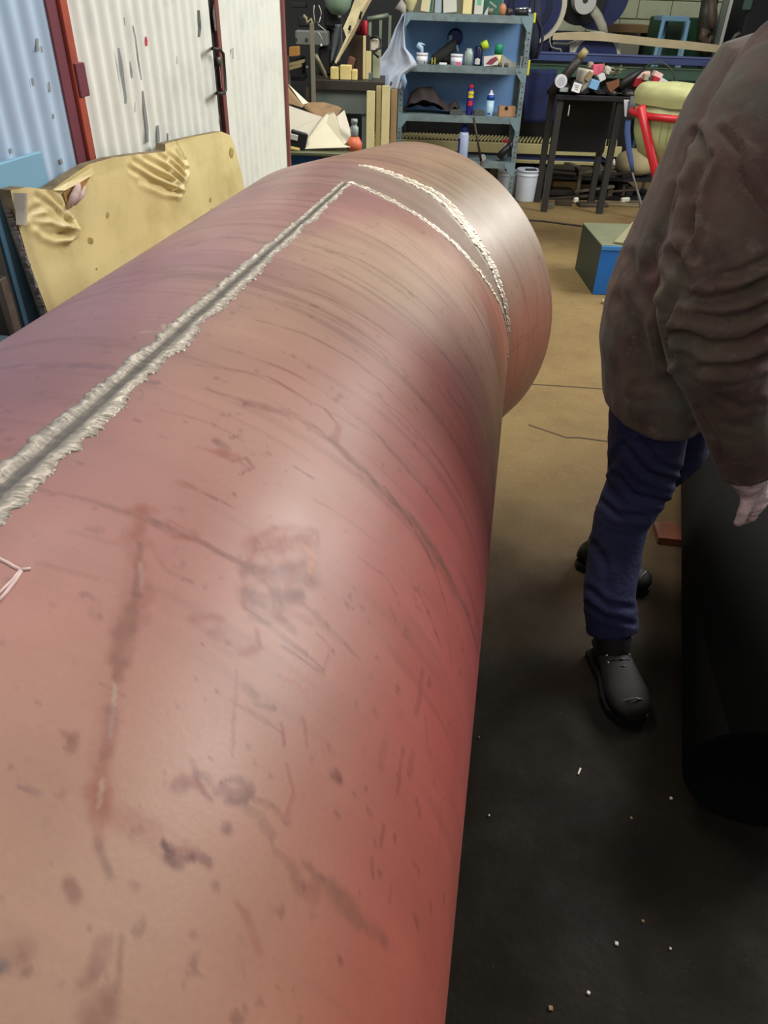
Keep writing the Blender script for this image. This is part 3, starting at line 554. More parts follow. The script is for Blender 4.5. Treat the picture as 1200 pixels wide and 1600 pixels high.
P1 = surfN(np.full((1, 97), -1.1), A4)[0]; P2 = P1.copy(); x = np.sin(A4[0]); z = np.cos(A4[0]); P2 = P2-.011*np.stack([x*cY, -x*sY, z], -1)
V.append(np.stack([P1, P2]).reshape(-1, 3)); Q.append(quads(2, 97, off)[:, ::-1]); off += 194; Cc.append(np.broadcast_to(np.array([*rgb((92,60,54)), 1.]), (194, 4)))
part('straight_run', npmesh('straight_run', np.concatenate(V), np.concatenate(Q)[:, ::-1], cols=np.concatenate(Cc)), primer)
# turned end piece behind the mitre
V, Cc, Q, off = [], [], [], 0
nth, ns = 420, 130
A = np.linspace(T0, math.radians(125), nth)[None, :]; t = np.linspace(0, 1, ns)[:, None]
addgrid((JY-TM*PR*np.sin(A))+1e-4+(L2-TM*PR*np.sin(A))*t, np.broadcast_to(A, (ns, nth)))
A2 = np.linspace(math.radians(125), T0+2*math.pi, 80)[None, :]; addgrid((JY-TM*PR*np.sin(A2))+1e-4+(L2-TM*PR*np.sin(A2))*np.linspace(0, 1, 16)[:, None], np.broadcast_to(A2, (16, 80)))
addgrid((JY-TM*PR*np.sin(A4))+1e-4+(L2-TM*PR*np.sin(A4))*np.linspace(0, 1, 10)[:, None], np.broadcast_to(A4, (10, 97)), r=.011, flip=True, col=(92,60,54))
e1 = (JY-TM*PR*np.sin(A4))+(L2-TM*PR*np.sin(A4)); P1 = surfN(e1, A4)[0]; x = np.sin(A4[0]); z = np.cos(A4[0])
dd = np.stack([x*math.cos(BEND), -math.sin(BEND)*x, z], -1); dd = np.stack([dd[:, 0]*cY+dd[:, 1]*sY, -dd[:, 0]*sY+dd[:, 1]*cY, dd[:, 2]], -1)
V.append(np.stack([P1, P1-.011*dd]).reshape(-1, 3)); Q.append(quads(2, 97, off)); off += 194; Cc.append(np.broadcast_to(np.array([*rgb((110,84,74)), 1.]), (194, 4)))
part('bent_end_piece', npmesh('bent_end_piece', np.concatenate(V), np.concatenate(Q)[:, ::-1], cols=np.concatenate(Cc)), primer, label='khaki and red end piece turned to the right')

def weld_material():
    m = bpy.data.materials.new('weld_spatter'); m.use_nodes = True; nt = m.node_tree; n = nt.nodes; L = nt.links; b = n['Principled BSDF']
    at = n.new('ShaderNodeVertexColor'); at.layer_name = 'paint'; L.new(at.outputs[0], b.inputs['Base Color']); b.inputs['Roughness'].default_value = .42; b.inputs['Metallic'].default_value = .25
    return m
weldm = weld_material()
def weldstrip(name, sc, ac, hw, along, gap=.0, seed=1, n=1400, nv=26, ridge=.0035, groove=.25, c_side=(206,196,180), c_mid=(118,110,102), slant=.5, label=None):
    """rough weld band following (sc, ac); along='s' runs down the pipe, 'a' runs round it"""
    r = np.random.default_rng(seed); u = np.linspace(0, 1, n); k = np.linspace(0, 1, len(sc)); s = np.interp(u, k, sc); a = np.interp(u, k, ac); w = np.interp(u, np.linspace(0, 1, len(hw)), hw)
    P = np.stack([s, a*PR], -1); d = np.gradient(P, axis=0); d /= np.linalg.norm(d, axis=1)[:, None]; nrm = np.stack([-d[:, 1], d[:, 0]], -1); lenm = np.cumsum(np.r_[0, np.linalg.norm(np.diff(P, axis=0), axis=1)])
    v = np.linspace(-1, 1, nv)
    jagL = 1+.18*(fbm(lenm, lenm*0, 110, 1, seed+3, 2)-.5)*2+.18*(fbm(lenm, lenm*0, 18, 1, seed+5, 2)-.5)*2; jagR = 1+.30*(fbm(lenm, lenm*0+3, 120, 1, seed+9, 2)-.5)*2+.25*(fbm(lenm, lenm*0, 14, 1, seed+7, 2)-.5)*2
    VV = np.broadcast_to(v, (n, nv)); wid = np.where(VV < 0, jagL[:, None], jagR[:, None])*w[:, None]; offs = VV*wid
    pos = P[:, None, :]+offs[..., None]*nrm[:, None, :]+d[:, None, :]*(np.abs(VV)*slant*w[:, None])[..., None]
    ph = fbm(lenm[:, None]+0*VV, VV*.02+0*lenm[:, None], 150, 60, seed+11, 3)
    side = np.exp(-((np.abs(VV)-.62)/.30)**2); mid = np.exp(-(VV/groove)**2)
    h = .0006+ridge*side*np.clip((ph-.25)*2.0, 0, 1.3)-.0003*mid; h = np.where(np.abs(VV) > .97, -.002, h)
    if gap: h = np.where(np.abs(VV) < gap, .0006, h)
    X = surfN(pos[..., 0], pos[..., 1]/PR); N = surfN(pos[..., 0], pos[..., 1]/PR)
    aa = pos[..., 1]/PR; nn = np.stack([np.sin(aa)*cY, -np.sin(aa)*sY, np.cos(aa)], -1); X = X+nn*h[..., None]
    c = rgb(c_mid)*(1-side[..., None])+rgb(c_side)*side[..., None]; c = c*(.55+.75*ph[..., None]); c = np.where((mid > .6)[..., None], c*.62, c)
    br = (fbm(lenm[:, None]+0*VV, VV*w[:, None]*4, 60, 90, seed+21, 3) > .60)[..., None]; c = np.where(br, c*1.35, c)
    col = np.concatenate([np.clip(c, 0, .95), np.ones((n, nv, 1))], -1)
    return part(name, npmesh(name, X.reshape(-1, 3), quads(n, nv), cols=col.reshape(-1, 4)), weldm, label=label)
ss = np.array([-1.05, .3, .45, .75, 1.1, 1.5, 1.795]); weldstrip('seam_weld', ss, np.interp(ss, SEs, SEt), [.024,.024,.025,.022,.018,.015,.012][:7], 's', seed=3, n=2600, nv=30, ridge=.0026, slant=.3, c_side=(186,176,162), label='rough silvery weld running down the pipe')
i1 = W1t > .09; weldstrip('ring_weld', W1s[i1], W1t[i1], [.008,.014,.014,.013,.013,.012,.008,.004,.003], 'a', seed=40, n=1300, nv=18, groove=.12, c_side=(218,206,186), c_mid=(176,164,146), ridge=.003, slant=.2, label='near rough whitish ring weld')
i2 = W2t > .03; weldstrip('ring_weld', W2s[i2], W2t[i2], [.010,.018,.018,.022,.024,.020,.018,.010,.005], 'a', seed=60, n=1300, nv=18, groove=.12, c_side=(222,210,190), c_mid=(180,168,150), ridge=.004, slant=.2, label='far rough whitish ring weld')
# white chalk mark at the left edge
mb = MB(); chalk = mat('white_chalk', (232, 206, 200), .8, var=.1, scale=80)
def chalkline(pts, w): mb.tube([surfW(*pipehit(*q), h=.0006) for q in pts], w, 6)
chalkline([(-6,872),(0,874),(12,880),(22,886),(32,891)], .0013); chalkline([(32,891),(40,890),(48,889)], .0013); chalkline([(32,891),(20,906),(8,918),(-8,934)], .0012); chalkline([(33,893),(24,908),(10,926),(-6,944)], .0015)
mb.build('chalk_mark', chalk, parent=pipe)
# cradles that carry the pipe
crm = mat('cradle_steel', (70, 66, 62), .6, .4, var=.25, dirt=(96, 60, 44))
for k, yy in enumerate((-.5, 1.45)):
    th_ = thing('pipe_cradle', PF(AX, yy, 0), ['low dark steel cradle under the near end of the red pipe', 'low dark steel cradle under the far end of the red pipe, near the ring welds'][k], 'cradle', group='cradles under the pipe')
    for sx in (-1, 1):
        a = PF(AX+sx*.30, yy, 0); tp = PF(AX+sx*.36, yy, .46); mb = MB(); mb.box(PF(AX+sx*.372, yy, .20), (.05, .08, .40), rotz(-YAW), .004); mb.build('post', crm, parent=th_)
    mb = MB(); mb.box(PF(AX, yy, .272/2+.0), (.7, .08, .272), rotz(-YAW), .004); mb.build('beam', crm, parent=th_)

# ------------------------------------------------------------------ the shelf unit and what is on it
def zat(px, py, b): return W(px, py, b)[2]
def xat(px, py, b): return W(px, py, b)[0]
SB = 7.55; SD = .38                                # front plane and depth of the shelves
zs = [zat(725, 22, SB), zat(720, 103, SB), zat(715, 181, SB), zat(760, 253, SB)]
xl, xr = xat(624, 110, SB), xat(823, 110, SB)
shelfpaint = mat('grey_blue_hammered_paint', (118, 136, 140), .5, .2, var=.15, scale=9, dirt=(86, 92, 90), dirt_amt=.6, dscale=14)
bluepanel = mat('blue_back_panel', (122, 168, 222), .6, var=.10, scale=3, dirt=(96, 126, 156), dirt_amt=.5, dscale=3)
unit = thing('shelf_unit', ((xl+xr)/2, SB+SD/2, 0), 'grey slotted angle shelving unit with a blue back panel behind the pipe', 'shelf')
for k, (x, y) in enumerate(((xl, SB), (xr, SB), (xl, SB+SD), (xr, SB+SD))):
    mb = MB(); sx = -1 if x == xl else 1; sy = -1 if y == SB else 1; H_ = zs[0]+.02
    mb.box((x-sx*.02, y, H_/2), (.042, .004, H_)); mb.box((x+sx*.001, y-sy*.02, H_/2), (.004, .042, H_))
    po = mb.build('post', shelfpaint, parent=unit)
    if y == SB:
        mb = MB(); z = .08
        while z < H_-.03:
            mb.cyl((x-sx*.02, y-.0022, z), (x-sx*.02, y-.0031, z), .0055, n=8, sm=False); z += .045
        mb.build('slot_holes', blackhole, parent=unit, kind='stuff')
for k, z in enumerate(zs):
    mb = MB(); mb.box(((xl+xr)/2, SB+SD/2, z-.002), (xr-xl-.01, SD-.01, .004)); mb.box(((xl+xr)/2, SB+.004, z-.028), (xr-xl-.012, .006, .056), bev=.001); mb.box(((xl+xr)/2, SB+SD-.004, z-.02), (xr-xl-.01, .004, .04))
    mb.build('shelf_board', shelfpaint, parent=unit)
    for sx, x in ((1, xl), (-1, xr)):
        mb = MB(); mb.prism([(x, SB-.004, z), (x+sx*.10, SB-.004, z), (x+sx*.10, SB-.004, z-.03), (x+sx*.035, SB-.004, z-.115), (x, SB-.004, z-.115)], (0, .003, 0)); mb.build('corner_plate', mat('corner_paint', (122, 146, 154), .5, .2, var=.12), parent=unit)
mb = MB(); mb.box(((xl+xr)/2, SB+SD+.006, (zs[0]+zs[2])/2), (xr-xl, .006, zs[0]-zs[2])); mb.build('back_panel', bluepanel, parent=unit)

def on(name, label, cat, x0, x1, ytop, zb, b, m, kind='box', group=None, depth=None, **k):
    """a thing standing on height zb, spanning x0..x1 of the photograph up to row ytop, its front at distance b"""
    ymid = ytop+5; cx = (xat(x0, ymid, b)+xat(x1, ymid, b))/2; w = xat(x1, ymid, b)-xat(x0, ymid, b); h = zat((x0+x1)/2, ytop, b)-zb
    mb = MB(); d = depth or w
    if kind == 'box': mb.box((cx, b+d/2, zb+h/2), (w, d, h), k.get('R'), k.get('bev', .003))
    elif kind == 'cyl': mb.lathe([(w/2*r, h*z) for r, z in k.get('prof', [(1,0),(1,1)])], (cx, b+w/2, zb), 18)
    return mb.build(name, m, label=label, cat=cat, group=group), (cx, b+w/2 if kind == 'cyl' else b+d/2, zb, w, h)
P_ = lambda n, c, **k: mat(n, c, **{**dict(rough=.5, var=.05), **k})
cream = P_('cream_card', (204, 196, 158)); offw = P_('off_white', (196, 196, 186)); dgreen = P_('dark_green', (34, 92, 76)); whitep = P_('white_plastic', (222, 224, 232), rough=.35)
G1 = 'things on the top shelf'
def binder(x0, x1, ytop, m, label, stripe=None, name='file_box', cat='box', tilt=0.0):
    b = SB+.05; w = xat(x1, 15, b)-xat(x0, 15, b); cx = (xat(x0, 15, b)+xat(x1, 15, b))/2; h = .24
    t = thing(name, (cx, b+.1, zs[0]), label, cat, G1); R = roty(tilt)
    mb = MB(); mb.box(np.array((cx, b+.1, zs[0]))+R@np.array((0, 0, h/2))+np.array((0, 0, abs(math.sin(tilt))*w/2)), (w, .2, h), R, .003); mb.build('carton', m, parent=t)
    if stripe:
        mb = MB(); mb.box(np.array((cx, b-.001, zs[0]))+R@np.array((w*stripe[0], 0, h*stripe[2]))+np.array((0,0,abs(math.sin(tilt))*w/2)), (w*stripe[1], .002, h*stripe[3]), R); mb.build('stripe', stripe[4], parent=t)
binder(657, 675, 0, cream, 'cream file box with a green edge stripe on the top shelf', (.38, .2, .5, .98, dgreen), tilt=.10)
binder(679, 689, 0, P_('pale_bluegrey', (150, 168, 176)), 'narrow pale blue grey file box on the top shelf')
binder(693, 714, 0, offw, 'white box tilted on the top shelf between cream cartons', (0, .8, .93, .1, P_('ochre', (170,160,90))), tilt=-.10)
binder(723, 737, 0, P_('yellow_card', (218, 206, 150)), 'tall plain yellowish carton on the top shelf')
binder(741, 755, 0, offw, 'white carton with a green square label on the top shelf', (0, .45, .42, .28, P_('mint', (96, 178, 140))))
on('steel_case', 'dark green metal case at the back of the top shelf', 'case', 757, 786, -12, zs[0], SB+.16, P_('case_green', (44, 98, 84)), depth=.18, group=G1)
mb = MB(); c = W(641, 22, SB+.08); mb.lathe([(.02,0),(.03,.02),(.055,.07),(.062,.11),(.05,.15),(.03,.17)], (c[0], SB+.09, zs[0]), 16); mb.build('glass_jar', P_('amber_cream', (206, 198, 150), rough=.2), label='round cream jar at the left end of the top shelf', cat='jar', group=G1)
# tools on the right end of the top shelf
t = thing('hand_torch', (xat(815, 20, SB), SB+.06, zs[0]), 'black and chrome inspection lamp lying at the right end of the top shelf', 'lamp', G1)
a = np.array((xat(806, 17, SB+.05), SB+.06, zs[0]+.024)); e = np.array((xat(825, 18, SB+.05), SB+.06, zs[0]+.03)); mb = MB(); mb.cyl(a, e, .022, .026); mb.build('barrel', P_('black_plastic', (22, 24, 26)), parent=t)
mb = MB(); mb.cyl(e, e+(e-a)*.22, .029, .031); mb.cyl(a+(0,0,.022), e+(0,0,.026), .010); mb.build('chrome_head', P_('chrome', (200, 205, 208), rough=.15, metal=.9), parent=t)
t = thing('hole_saw', (xat(768, 20, SB), SB+.07, zs[0]), 'dull grey hole saw with a bright bar lying on the top shelf', 'tool', G1)
c = np.array((xat(767, 20, SB), SB+.07, zs[0])); mb = MB(); mb.cyl(c, c+(0,0,.05), .032, n=18); mb.build('cup', P_('dull_grey', (110, 116, 100), metal=.5), parent=t)
mb = MB(); mb.box(c+(.02, 0, .072), (.075, .014, .014), roty(.55), .003); mb.build('bar', P_('bright_steel', (214, 218, 214), rough=.25, metal=.7), parent=t)
mb = MB(); c = np.array((xat(786, 20, SB), SB+.06, zs[0])); mb.lathe([(.022,0),(.030,.02),(.034,.05),(.024,.075),(.010,.085)], c, 14); mb.build('wooden_stopper', P_('orange_wood', (176, 122, 84)), label='orange brown wooden stopper on the top shelf', cat='stopper', group=G1)
mb = MB(); c = np.array((xat(797, 22, SB), SB+.09, zs[0]+.025)); mb.cyl(c-(.02,0,.0), c+(.02,.03,.0), .025, n=8, sm=False); mb.build('steel_nut', P_('brown_steel', (84, 74, 70), metal=.4), label='brown steel nut beside the wooden stopper on the top shelf', cat='nut', group=G1)
mb = MB(); c = np.array((xat(757, 22, SB), SB+.03, zs[0])); mb.prism([c, c+(.03,0,0), c+(.034,0,.06), c+(.012,0,.03)], (0,.02,0)); mb.build('putty_knife', P_('blade', (200, 202, 196), metal=.4), label='small bright blade beside the green labelled carton on the top shelf', cat='tool', group=G1)

# second shelf
G2 = 'things on the second shelf'; z2 = zs[1]
def tub(x0, x1, ytop, label, band):
    b = SB+.05; w = xat(x1, 95, b)-xat(x0, 95, b); cx = (xat(x0, 95, b)+xat(x1, 95, b))/2; h = zat((x0+x1)/2, ytop, b)-z2
    t = thing('plastic_tub', (cx, b+w/2, z2), label, 'tub', G2)
    mb = MB(); mb.lathe([(w*.47,0),(w*.48,h*.78)], (cx, b+w/2, z2), 20); mb.build('body', whitep, parent=t)
    mb = MB(); mb.lathe([(w*.50,h*.76),(w*.50,h*.97),(w*.47,h)], (cx, b+w/2, z2), 20); mb.build('lid', whitep, parent=t)
    mb = MB(); R_ = w*.484; a0, a1 = band[0], band[1]
    mb.grid(lambda u, v: (cx+R_*math.sin(a0+(a1-a0)*u), b+w/2-R_*math.cos(a0+(a1-a0)*u), z2+h*(band[2]+(band[3]-band[2])*v)), 8, 2); mb.build('label', band[4], parent=t)
    mb = MB(); mb.grid(lambda u, v: (cx+R_*math.sin(-1.2+1.9*u), b+w/2-R_*math.cos(-1.2+1.9*u), z2+h*(.26+.03*v)), 8, 2); mb.build('printed_line', P_('print_grey', (90, 90, 96)), parent=t)
    return cx, b+w/2, h
pinkl = P_('pink_label', (206, 84, 120)); darkl = P_('dark_label', (60, 60, 66))
cx, cy, h = tub(650, 669, 83, 'white plastic tub with crumpled tissue on its lid, left of the second shelf', (.35, .55, .02, .24, darkl))
mb = MB(); mb.tube([(cx-.0, cy, z2+h), (cx-.01, cy, z2+h+.035), (cx-.04, cy, z2+h+.055), (cx-.055, cy, z2+h+.04)], [.012,.020,.028,.008], 7); mb.tube([(cx-.02, cy, z2+h+.03), (cx-.015, cy, z2+h+.07), (cx+.02, cy, z2+h+.06)], [.02,.014,.005], 6)
mb.build('crumpled_tissue', P_('tissue_blue', (168, 196, 222)), label='crumpled pale blue tissue on the lid of the left white tub', cat='tissue', group=G2)
tub(704, 724, 85, 'white plastic tub with a pink label in the middle of the second shelf', (-.05, .75, .0, .30, pinkl))
on('glue_tube', 'small black bottle with yellow stripes beside the left tub', 'bottle', 671, 683, 92, z2, SB+.05, P_('black_gloss', (24, 26, 24), rough=.3), kind='cyl', prof=[(1,0),(1,.8),(.5,.85),(.5,1)], group=G2)
for k, px in enumerate((675, 679.5)):
    mb = MB(); c = (xat(px, 97, SB+.05), SB+.046, z2+.028); mb.box(c, (.006, .003, .05)); mb.build('yellow_marker', P_('yellow', (222, 214, 60)), label=['yellow marker strip standing left of its twin before the black bottle', 'yellow marker strip standing right of its twin before the black bottle'][k], cat='marker', group='yellow marker strips')
on('soap_bar', 'small white rounded pot lying between the two tubs', 'pot', 686, 698, 98, z2, SB+.03, whitep, bev=.012, group=G2, depth=.04)
# gloves heaped behind
mb = MB(); c = lambda px, py, dy=.2: np.array((xat(px, py, SB+dy), SB+dy, zat(px, py, SB+dy)))
mb.tube([c(674, 98)+(0,0,.02), c(682, 92), c(695, 84), c(706, 72), c(712, 62)], [.03,.05,.055,.045,.02], 10, ry=[.03,.04,.05,.04,.03]); mb.tube([c(676, 88), c(684, 86), c(694, 90), c(704, 96)], [.012,.03,.04,.045], 8)
o_ = mb.build('work_gloves', P_('black_leather', (28, 30, 28), rough=.8), label='heap of black work gloves behind the tubs on the second shelf', cat='gloves', group=G2)
mb = MB(); q = c(711, 58, .3); mb.lathe([(.048,-.02),(.065,-.012),(.070,0),(.065,.012),(.048,.02)], q, 22, R=rotx(math.pi/2)); mb.build('tape_roll', P_('navy_tape', (22, 38, 104), rough=.35), label='dark blue tape roll hanging against the blue back panel', cat='tape roll', group=G2)
mb = MB(); mb.tube([c(704, 55, .24), c(704, 64, .24), c(709, 70, .24), c(715, 74, .24)], [.016,.022,.024,.012], 8, ry=.008); mb.tube([c(709, 68, .24), c(714, 74, .24), c(716, 82, .24)], [.018,.014,.008], 8, ry=.007)
mb.build('cleaning_rag', P_('light_blue_cloth', (140, 184, 216), rough=.9), label='light blue rag draped beside the dark blue tape roll', cat='rag', group=G2)
jar, _ = on('clear_jar', 'clear greyish plastic jar right of the pink labelled tub', 'jar', 727, 740, 76, z2, SB+.06, P_('clear_plastic', (150, 168, 166), rough=.25), kind='cyl', prof=[(1,0),(1.05,.5),(1,.8),(.7,.9),(.7,1)], group=G2)
# can with tilted lime cap
b = SB+.06; cx = xat(748, 90, b); t = thing('spray_paint_can', (cx, b+.04, z2), 'dark blue can with a lime green cap tipped against its top', 'can', G2)
mb = MB(); mb.lathe([(.036,0),(.038,.005),(.038,.135),(.030,.15)], (cx, b+.04, z2), 18); mb.build('can_body', P_('navy_can', (22, 30, 62), rough=.3), parent=t)
mb = MB(); q = np.array((cx+.043, b+.03, z2+.155)); mb.cyl(q-(.022,0,.010), q+(.03,0,.016), .033, n=18); mb.build('lime_cap', P_('lime', (176, 204, 40)), parent=t)
mb = MB(); R_ = .0385
mb.grid(lambda u, v: (cx+R_*math.sin(-.9+1.3*u), b+.04-R_*math.cos(-.9+1.3*u), z2+.012+.05*v*(1-.4*abs(u-.5))), 6, 3); mb.build('label', P_('label_white', (210, 206, 206)), parent=t)
b = SB+.08; cx = xat(779, 90, b); t = thing('drinks_can', (cx, b+.035, z2), 'green and cream cylinder standing behind the flat pack on the second shelf', 'can', G2)
mb = MB(); mb.lathe([(.036,0),(.036,.09)], (cx, b+.035, z2), 18); mb.build('lower_body', P_('cream_can', (206, 206, 130)), parent=t)
mb = MB(); mb.lathe([(.0362,.09),(.0362,.165),(.030,.17)], (cx, b+.035, z2), 18); mb.build('upper_body', P_('green_can', (30, 140, 100)), parent=t)
mb = MB(); q = np.array((xat(767, 98, SB+.03), SB+.035, z2+.045)); mb.box(q, (.13, .012, .075), roty(-.12), .002); pk = mb.build('glove_pack', P_('pack_white', (214, 206, 200)), label='flat white pack with a maroon picture leaning on the second shelf', cat='pack', group=G2)
mb = MB(); mb.add([q+(-.045,-.0075,-.026), q+(.01,-.0075,-.03), q+(.062,-.0075,.012), q+(.04,-.0075,.034), q+(-.01,-.0075,.012)], [(0,1,2,3,4)]); mb.build('printed_picture', P_('maroon_print', (130, 62, 78)), parent=pk)
mb = MB(); q = np.array((xat(795, 100, SB+.05), SB+.08, z2)); mb.prism([q+(-.07,0,0), q+(.07,0,0), q+(.07,0,.03), q+(.0,0,.055), q+(-.06,0,.09)], (0,.06,0)); mb.build('paper_tag', P_('grey_paper', (160, 160, 150)), label='crumpled grey paper tag at the right end of the second shelf', cat='paper', group=G2)
for k, px in enumerate((781, 791)):
    mb = MB(); q = np.array((xat(px, 104, SB+.03), SB+.03, z2)); mb.lathe([(.018,0),(.02,.02),(.014,.03)], q, 10); mb.build('steel_plug', P_('dark_plug', (90, 84, 78), metal=.3), label=['small brown steel plug below the green can', 'small dark steel plug beside the paper tag'][k], cat='plug', group=G2)
mb = MB(); q = np.array((xat(812, 112, SB), SB-.012, 0)); z0_, z1_ = zat(811, 113, SB), zat(813, 87, SB)
mb.box((q[0], q[1], (z0_+z1_)/2), (.009, .004, z1_-z0_-.02), None, .001); mb.box((q[0]-.008, q[1], z0_+.012), (.007,.004,.026), roty(.35)); mb.box((q[0]+.008, q[1], z0_+.012), (.007,.004,.026), roty(-.35)); mb.cyl((q[0],q[1]-.002,z1_-.012),(q[0],q[1]+.002,z1_-.012), .009, n=12)
mb.build('spanner', P_('bright_steel', (214,218,214), rough=.25, metal=.7), label='bright steel spanner hanging at the front right post of the shelf unit', cat='spanner')
for k, (x, ya_, yb_) in enumerate(((834, 20, 36), (832.5, 94, 118))):
    mb = MB(); b = SB+.03; mb.box((xr+.0145, b, (zat(x, ya_, b)+zat(x, yb_, b))/2), (.022, .03, zat(x, ya_, b)-zat(x, yb_, b)), None, .004); mb.build('yellow_clip', P_('yellow_strap', (206, 204, 54)), label=['yellow clip on the right post at top shelf height', 'yellow clip on the right post at second shelf height'][k], cat='clip', group='yellow clips on the right post')

# third shelf
G3 = 'things on the third shelf'; z3 = zs[2]
mb = MB()
def heap(u, v):
    x = xat(632, 160, SB+.1)+(xat(722, 160, SB+.1)-xat(632, 160, SB+.1))*u; y = SB+.04+.26*v
    prof = np.interp(u, [0,.1,.28,.5,.62,.75,.88,1], [.02,.15,.21,.20,.12,.06,.12,.02]); return (x, y, z3+.004+prof*math.sin(math.pi*min(v*1.0+.08, .99))**.5+.008*math.sin(u*23+v*9))
mb.grid(heap, 40, 16); mb.build('leather_apron', mat('dark_brown_leather', (44, 34, 34), .8, var=.4, scale=8), label='crumpled dark brown leather apron heaped on the left of the third shelf', cat='apron', group=G3)
b = SB+.07; cx = xat(735, 160, b); hh = zat(736, 133, b)-z3; t = thing('lubricant_spray_can', (cx, b+.033, z3), 'purple spray can with yellow label and red cap on the third shelf', 'spray can', G3)
mb = MB(); mb.lathe([(.031,0),(.033,.006),(.033,hh*.84),(.024,hh*.90)], (cx, b+.033, z3), 20); mb.build('can_body', P_('violet_can', (48, 40, 120), rough=.3), parent=t)
mb = MB(); mb.lathe([(.020,hh*.885),(.022,hh*.9),(.020,hh*1.0),(.012,hh*1.02)], (cx, b+.033, z3), 16); mb.build('red_cap', P_('red_cap', (200, 40, 60)), parent=t)
def wrap(name, m, R_, a0, a1, za_, zb2, par, cx=cx, cy=b+.033, zb0=z3): q = MB(); q.grid(lambda u, v: (cx+R_*math.sin(a0+(a1-a0)*u), cy-R_*math.cos(a0+(a1-a0)*u), zb0+za_+(zb2-za_)*v), 8, 2); return q.build(name, m, parent=par)
wrap('yellow_label', P_('label_yellow', (226, 206, 40)), .0335, -.8, .8, hh*.58, hh*.80, t); wrap('red_label', P_('label_red', (204, 44, 50)), .0335, -.6, .6, hh*.32, hh*.48, t)
def text(s_, size, loc, m, parent, rot=(math.pi/2, 0, 0), ext=.0004):
    c_ = bpy.data.curves.new('lettering', 'FONT'); c_.body = s_; c_.size = size; c_.extrude = ext; c_.align_x = 'CENTER'; c_.align_y = 'CENTER'
    tmp = bpy.data.objects.new('tmp', c_); me = bpy.data.meshes.new_from_object(tmp); bpy.data.objects.remove(tmp)
    o = bpy.data.objects.new('lettering', me); COL.objects.link(o); me.materials.append(m); o.parent = parent; o.location = tuple(np.array(loc)-np.array(parent['_o'])); o.rotation_euler = rot; return o
text('WD-40', .020, (cx, b-.0012, z3+hh*.69), P_('label_ink', (26, 34, 110)), t)
b = SB+.07; cx = xat(766.5, 165, b); hh = zat(767, 142, b)-z3; t = thing('cleaner_bottle', (cx, b+.036, z3), 'light blue bottle with a white nozzle right of the purple spray can', 'bottle', G3)
mb = MB(); mb.lathe([(.032,0),(.035,.006),(.035,hh*.62)], (cx, b+.036, z3), 20); mb.build('lower_body', P_('pale_blue_bottle', (168, 204, 228), rough=.3), parent=t)
mb = MB(); mb.lathe([(.0352,hh*.62),(.0352,hh*.76),(.028,hh*.82)], (cx, b+.036, z3), 20); mb.build('blue_shoulder', P_('royal_blue', (30, 70, 160), rough=.3), parent=t)
mb = MB(); mb.lathe([(.026,hh*.81),(.026,hh*.86),(.014,hh*.89),(.010,hh),(.004,hh*1.02)], (cx, b+.036, z3), 16); mb.build('nozzle', whitep, parent=t)
wrap('label_bands', P_('royal_blue', (30,70,160)), .0356, -.7, .2, hh*.05, hh*.12, t, cx=cx, cy=b+.036)
o_, _ = on('cardboard_box', 'small open cardboard box at the right end of the third shelf', 'box', 780, 806, 167, z3, SB+.03, P_('box_card', (170, 132, 100), var=.1), depth=.12, group=G3)
c0 = o_['_o']; mb = MB(); mb.cyl((c0[0]-.012, c0[1]-.061, c0[2]+.07), (c0[0]-.012, c0[1]-.0605, c0[2]+.07), .017, n=12); mb.build('round_hole', blackhole, parent=o_)
on('whetstone', 'flat dark grey block left of the purple spray can', 'block', 703, 722, 171, z3, SB+.04, P_('dark_stone', (74, 80, 78)), depth=.06, group=G3)
on('steel_offcut', 'flat dark grey block right of the purple spray can', 'block', 741, 756, 172, z3, SB+.04, P_('dark_stone', (74, 80, 78)), depth=.06, group=G3)
# bottom shelf
z4 = zs[3]; b = SB+.04; cx = xat(725, 220, b); t = thing('detergent_bottle', (cx, b+.05, z4), 'tall white bottle with a dark blue cap on the bottom shelf behind the pipe', 'bottle')
hh = zat(725, 196, b)-z4
mb = MB(); mb.lathe([(.045,0),(.05,.01),(.05,hh*.72),(.04,hh*.80)], (cx, b+.05, z4), 20); mb.build('bottle_body', P_('blueish_white', (176, 190, 222), rough=.3), parent=t)
mb = MB(); mb.lathe([(.036,hh*.78),(.034,hh*.92),(.022,hh)], (cx, b+.05, z4), 16); mb.build('cap', P_('cap_blue', (40, 50, 140)), parent=t)
wrap('side_label', P_('cap_blue', (40,50,140)), .0505, -1.4, -.75, hh*.1, hh*.62, t, cx=cx, cy=b+.05, zb0=z4)
mb = MB(); mb.cyl(W(740, 184, SB-.04), (xat(752, 250, SB-.08), SB-.08, zat(752, 252, SB-.08)), .011, n=10); a = W(752, 251, SB-.08); mb.cyl(a, (a[0]+.03, a[1]-.03, 0.004), .011, n=10)
mb.build('steel_rod', P_('rod_brown', (66, 52, 46), metal=.3), label='dark brown rod leaning against the front of the shelf unit', cat='rod')
b = SB+.05; cx = xat(790, 240, b); t = thing('spray_bottle', (cx, b+.03, z4), 'small bottle with a red trigger head on the bottom shelf', 'bottle')
mb = MB(); mb.lathe([(.025,0),(.028,.05),(.016,.12),(.014,.15)], (cx-.0, b+.10, z4), 14); mb.build('bottle_body', P_('grey_clear', (150,156,158), rough=.3), parent=t)
mb = MB(); mb.box((cx, b+.10, z4+.165), (.06, .02, .022), None, .004); mb.box((cx+.012, b+.10, z4+.15), (.02, .018, .03), None, .004); mb.build('trigger_head', P_('red_cap', (200,40,60)), parent=t)
t = thing('angle_grinder', (xat(790, 245, SB), SB+.05, z4), 'black power tool lying on the bottom shelf beside the right post', 'power tool')
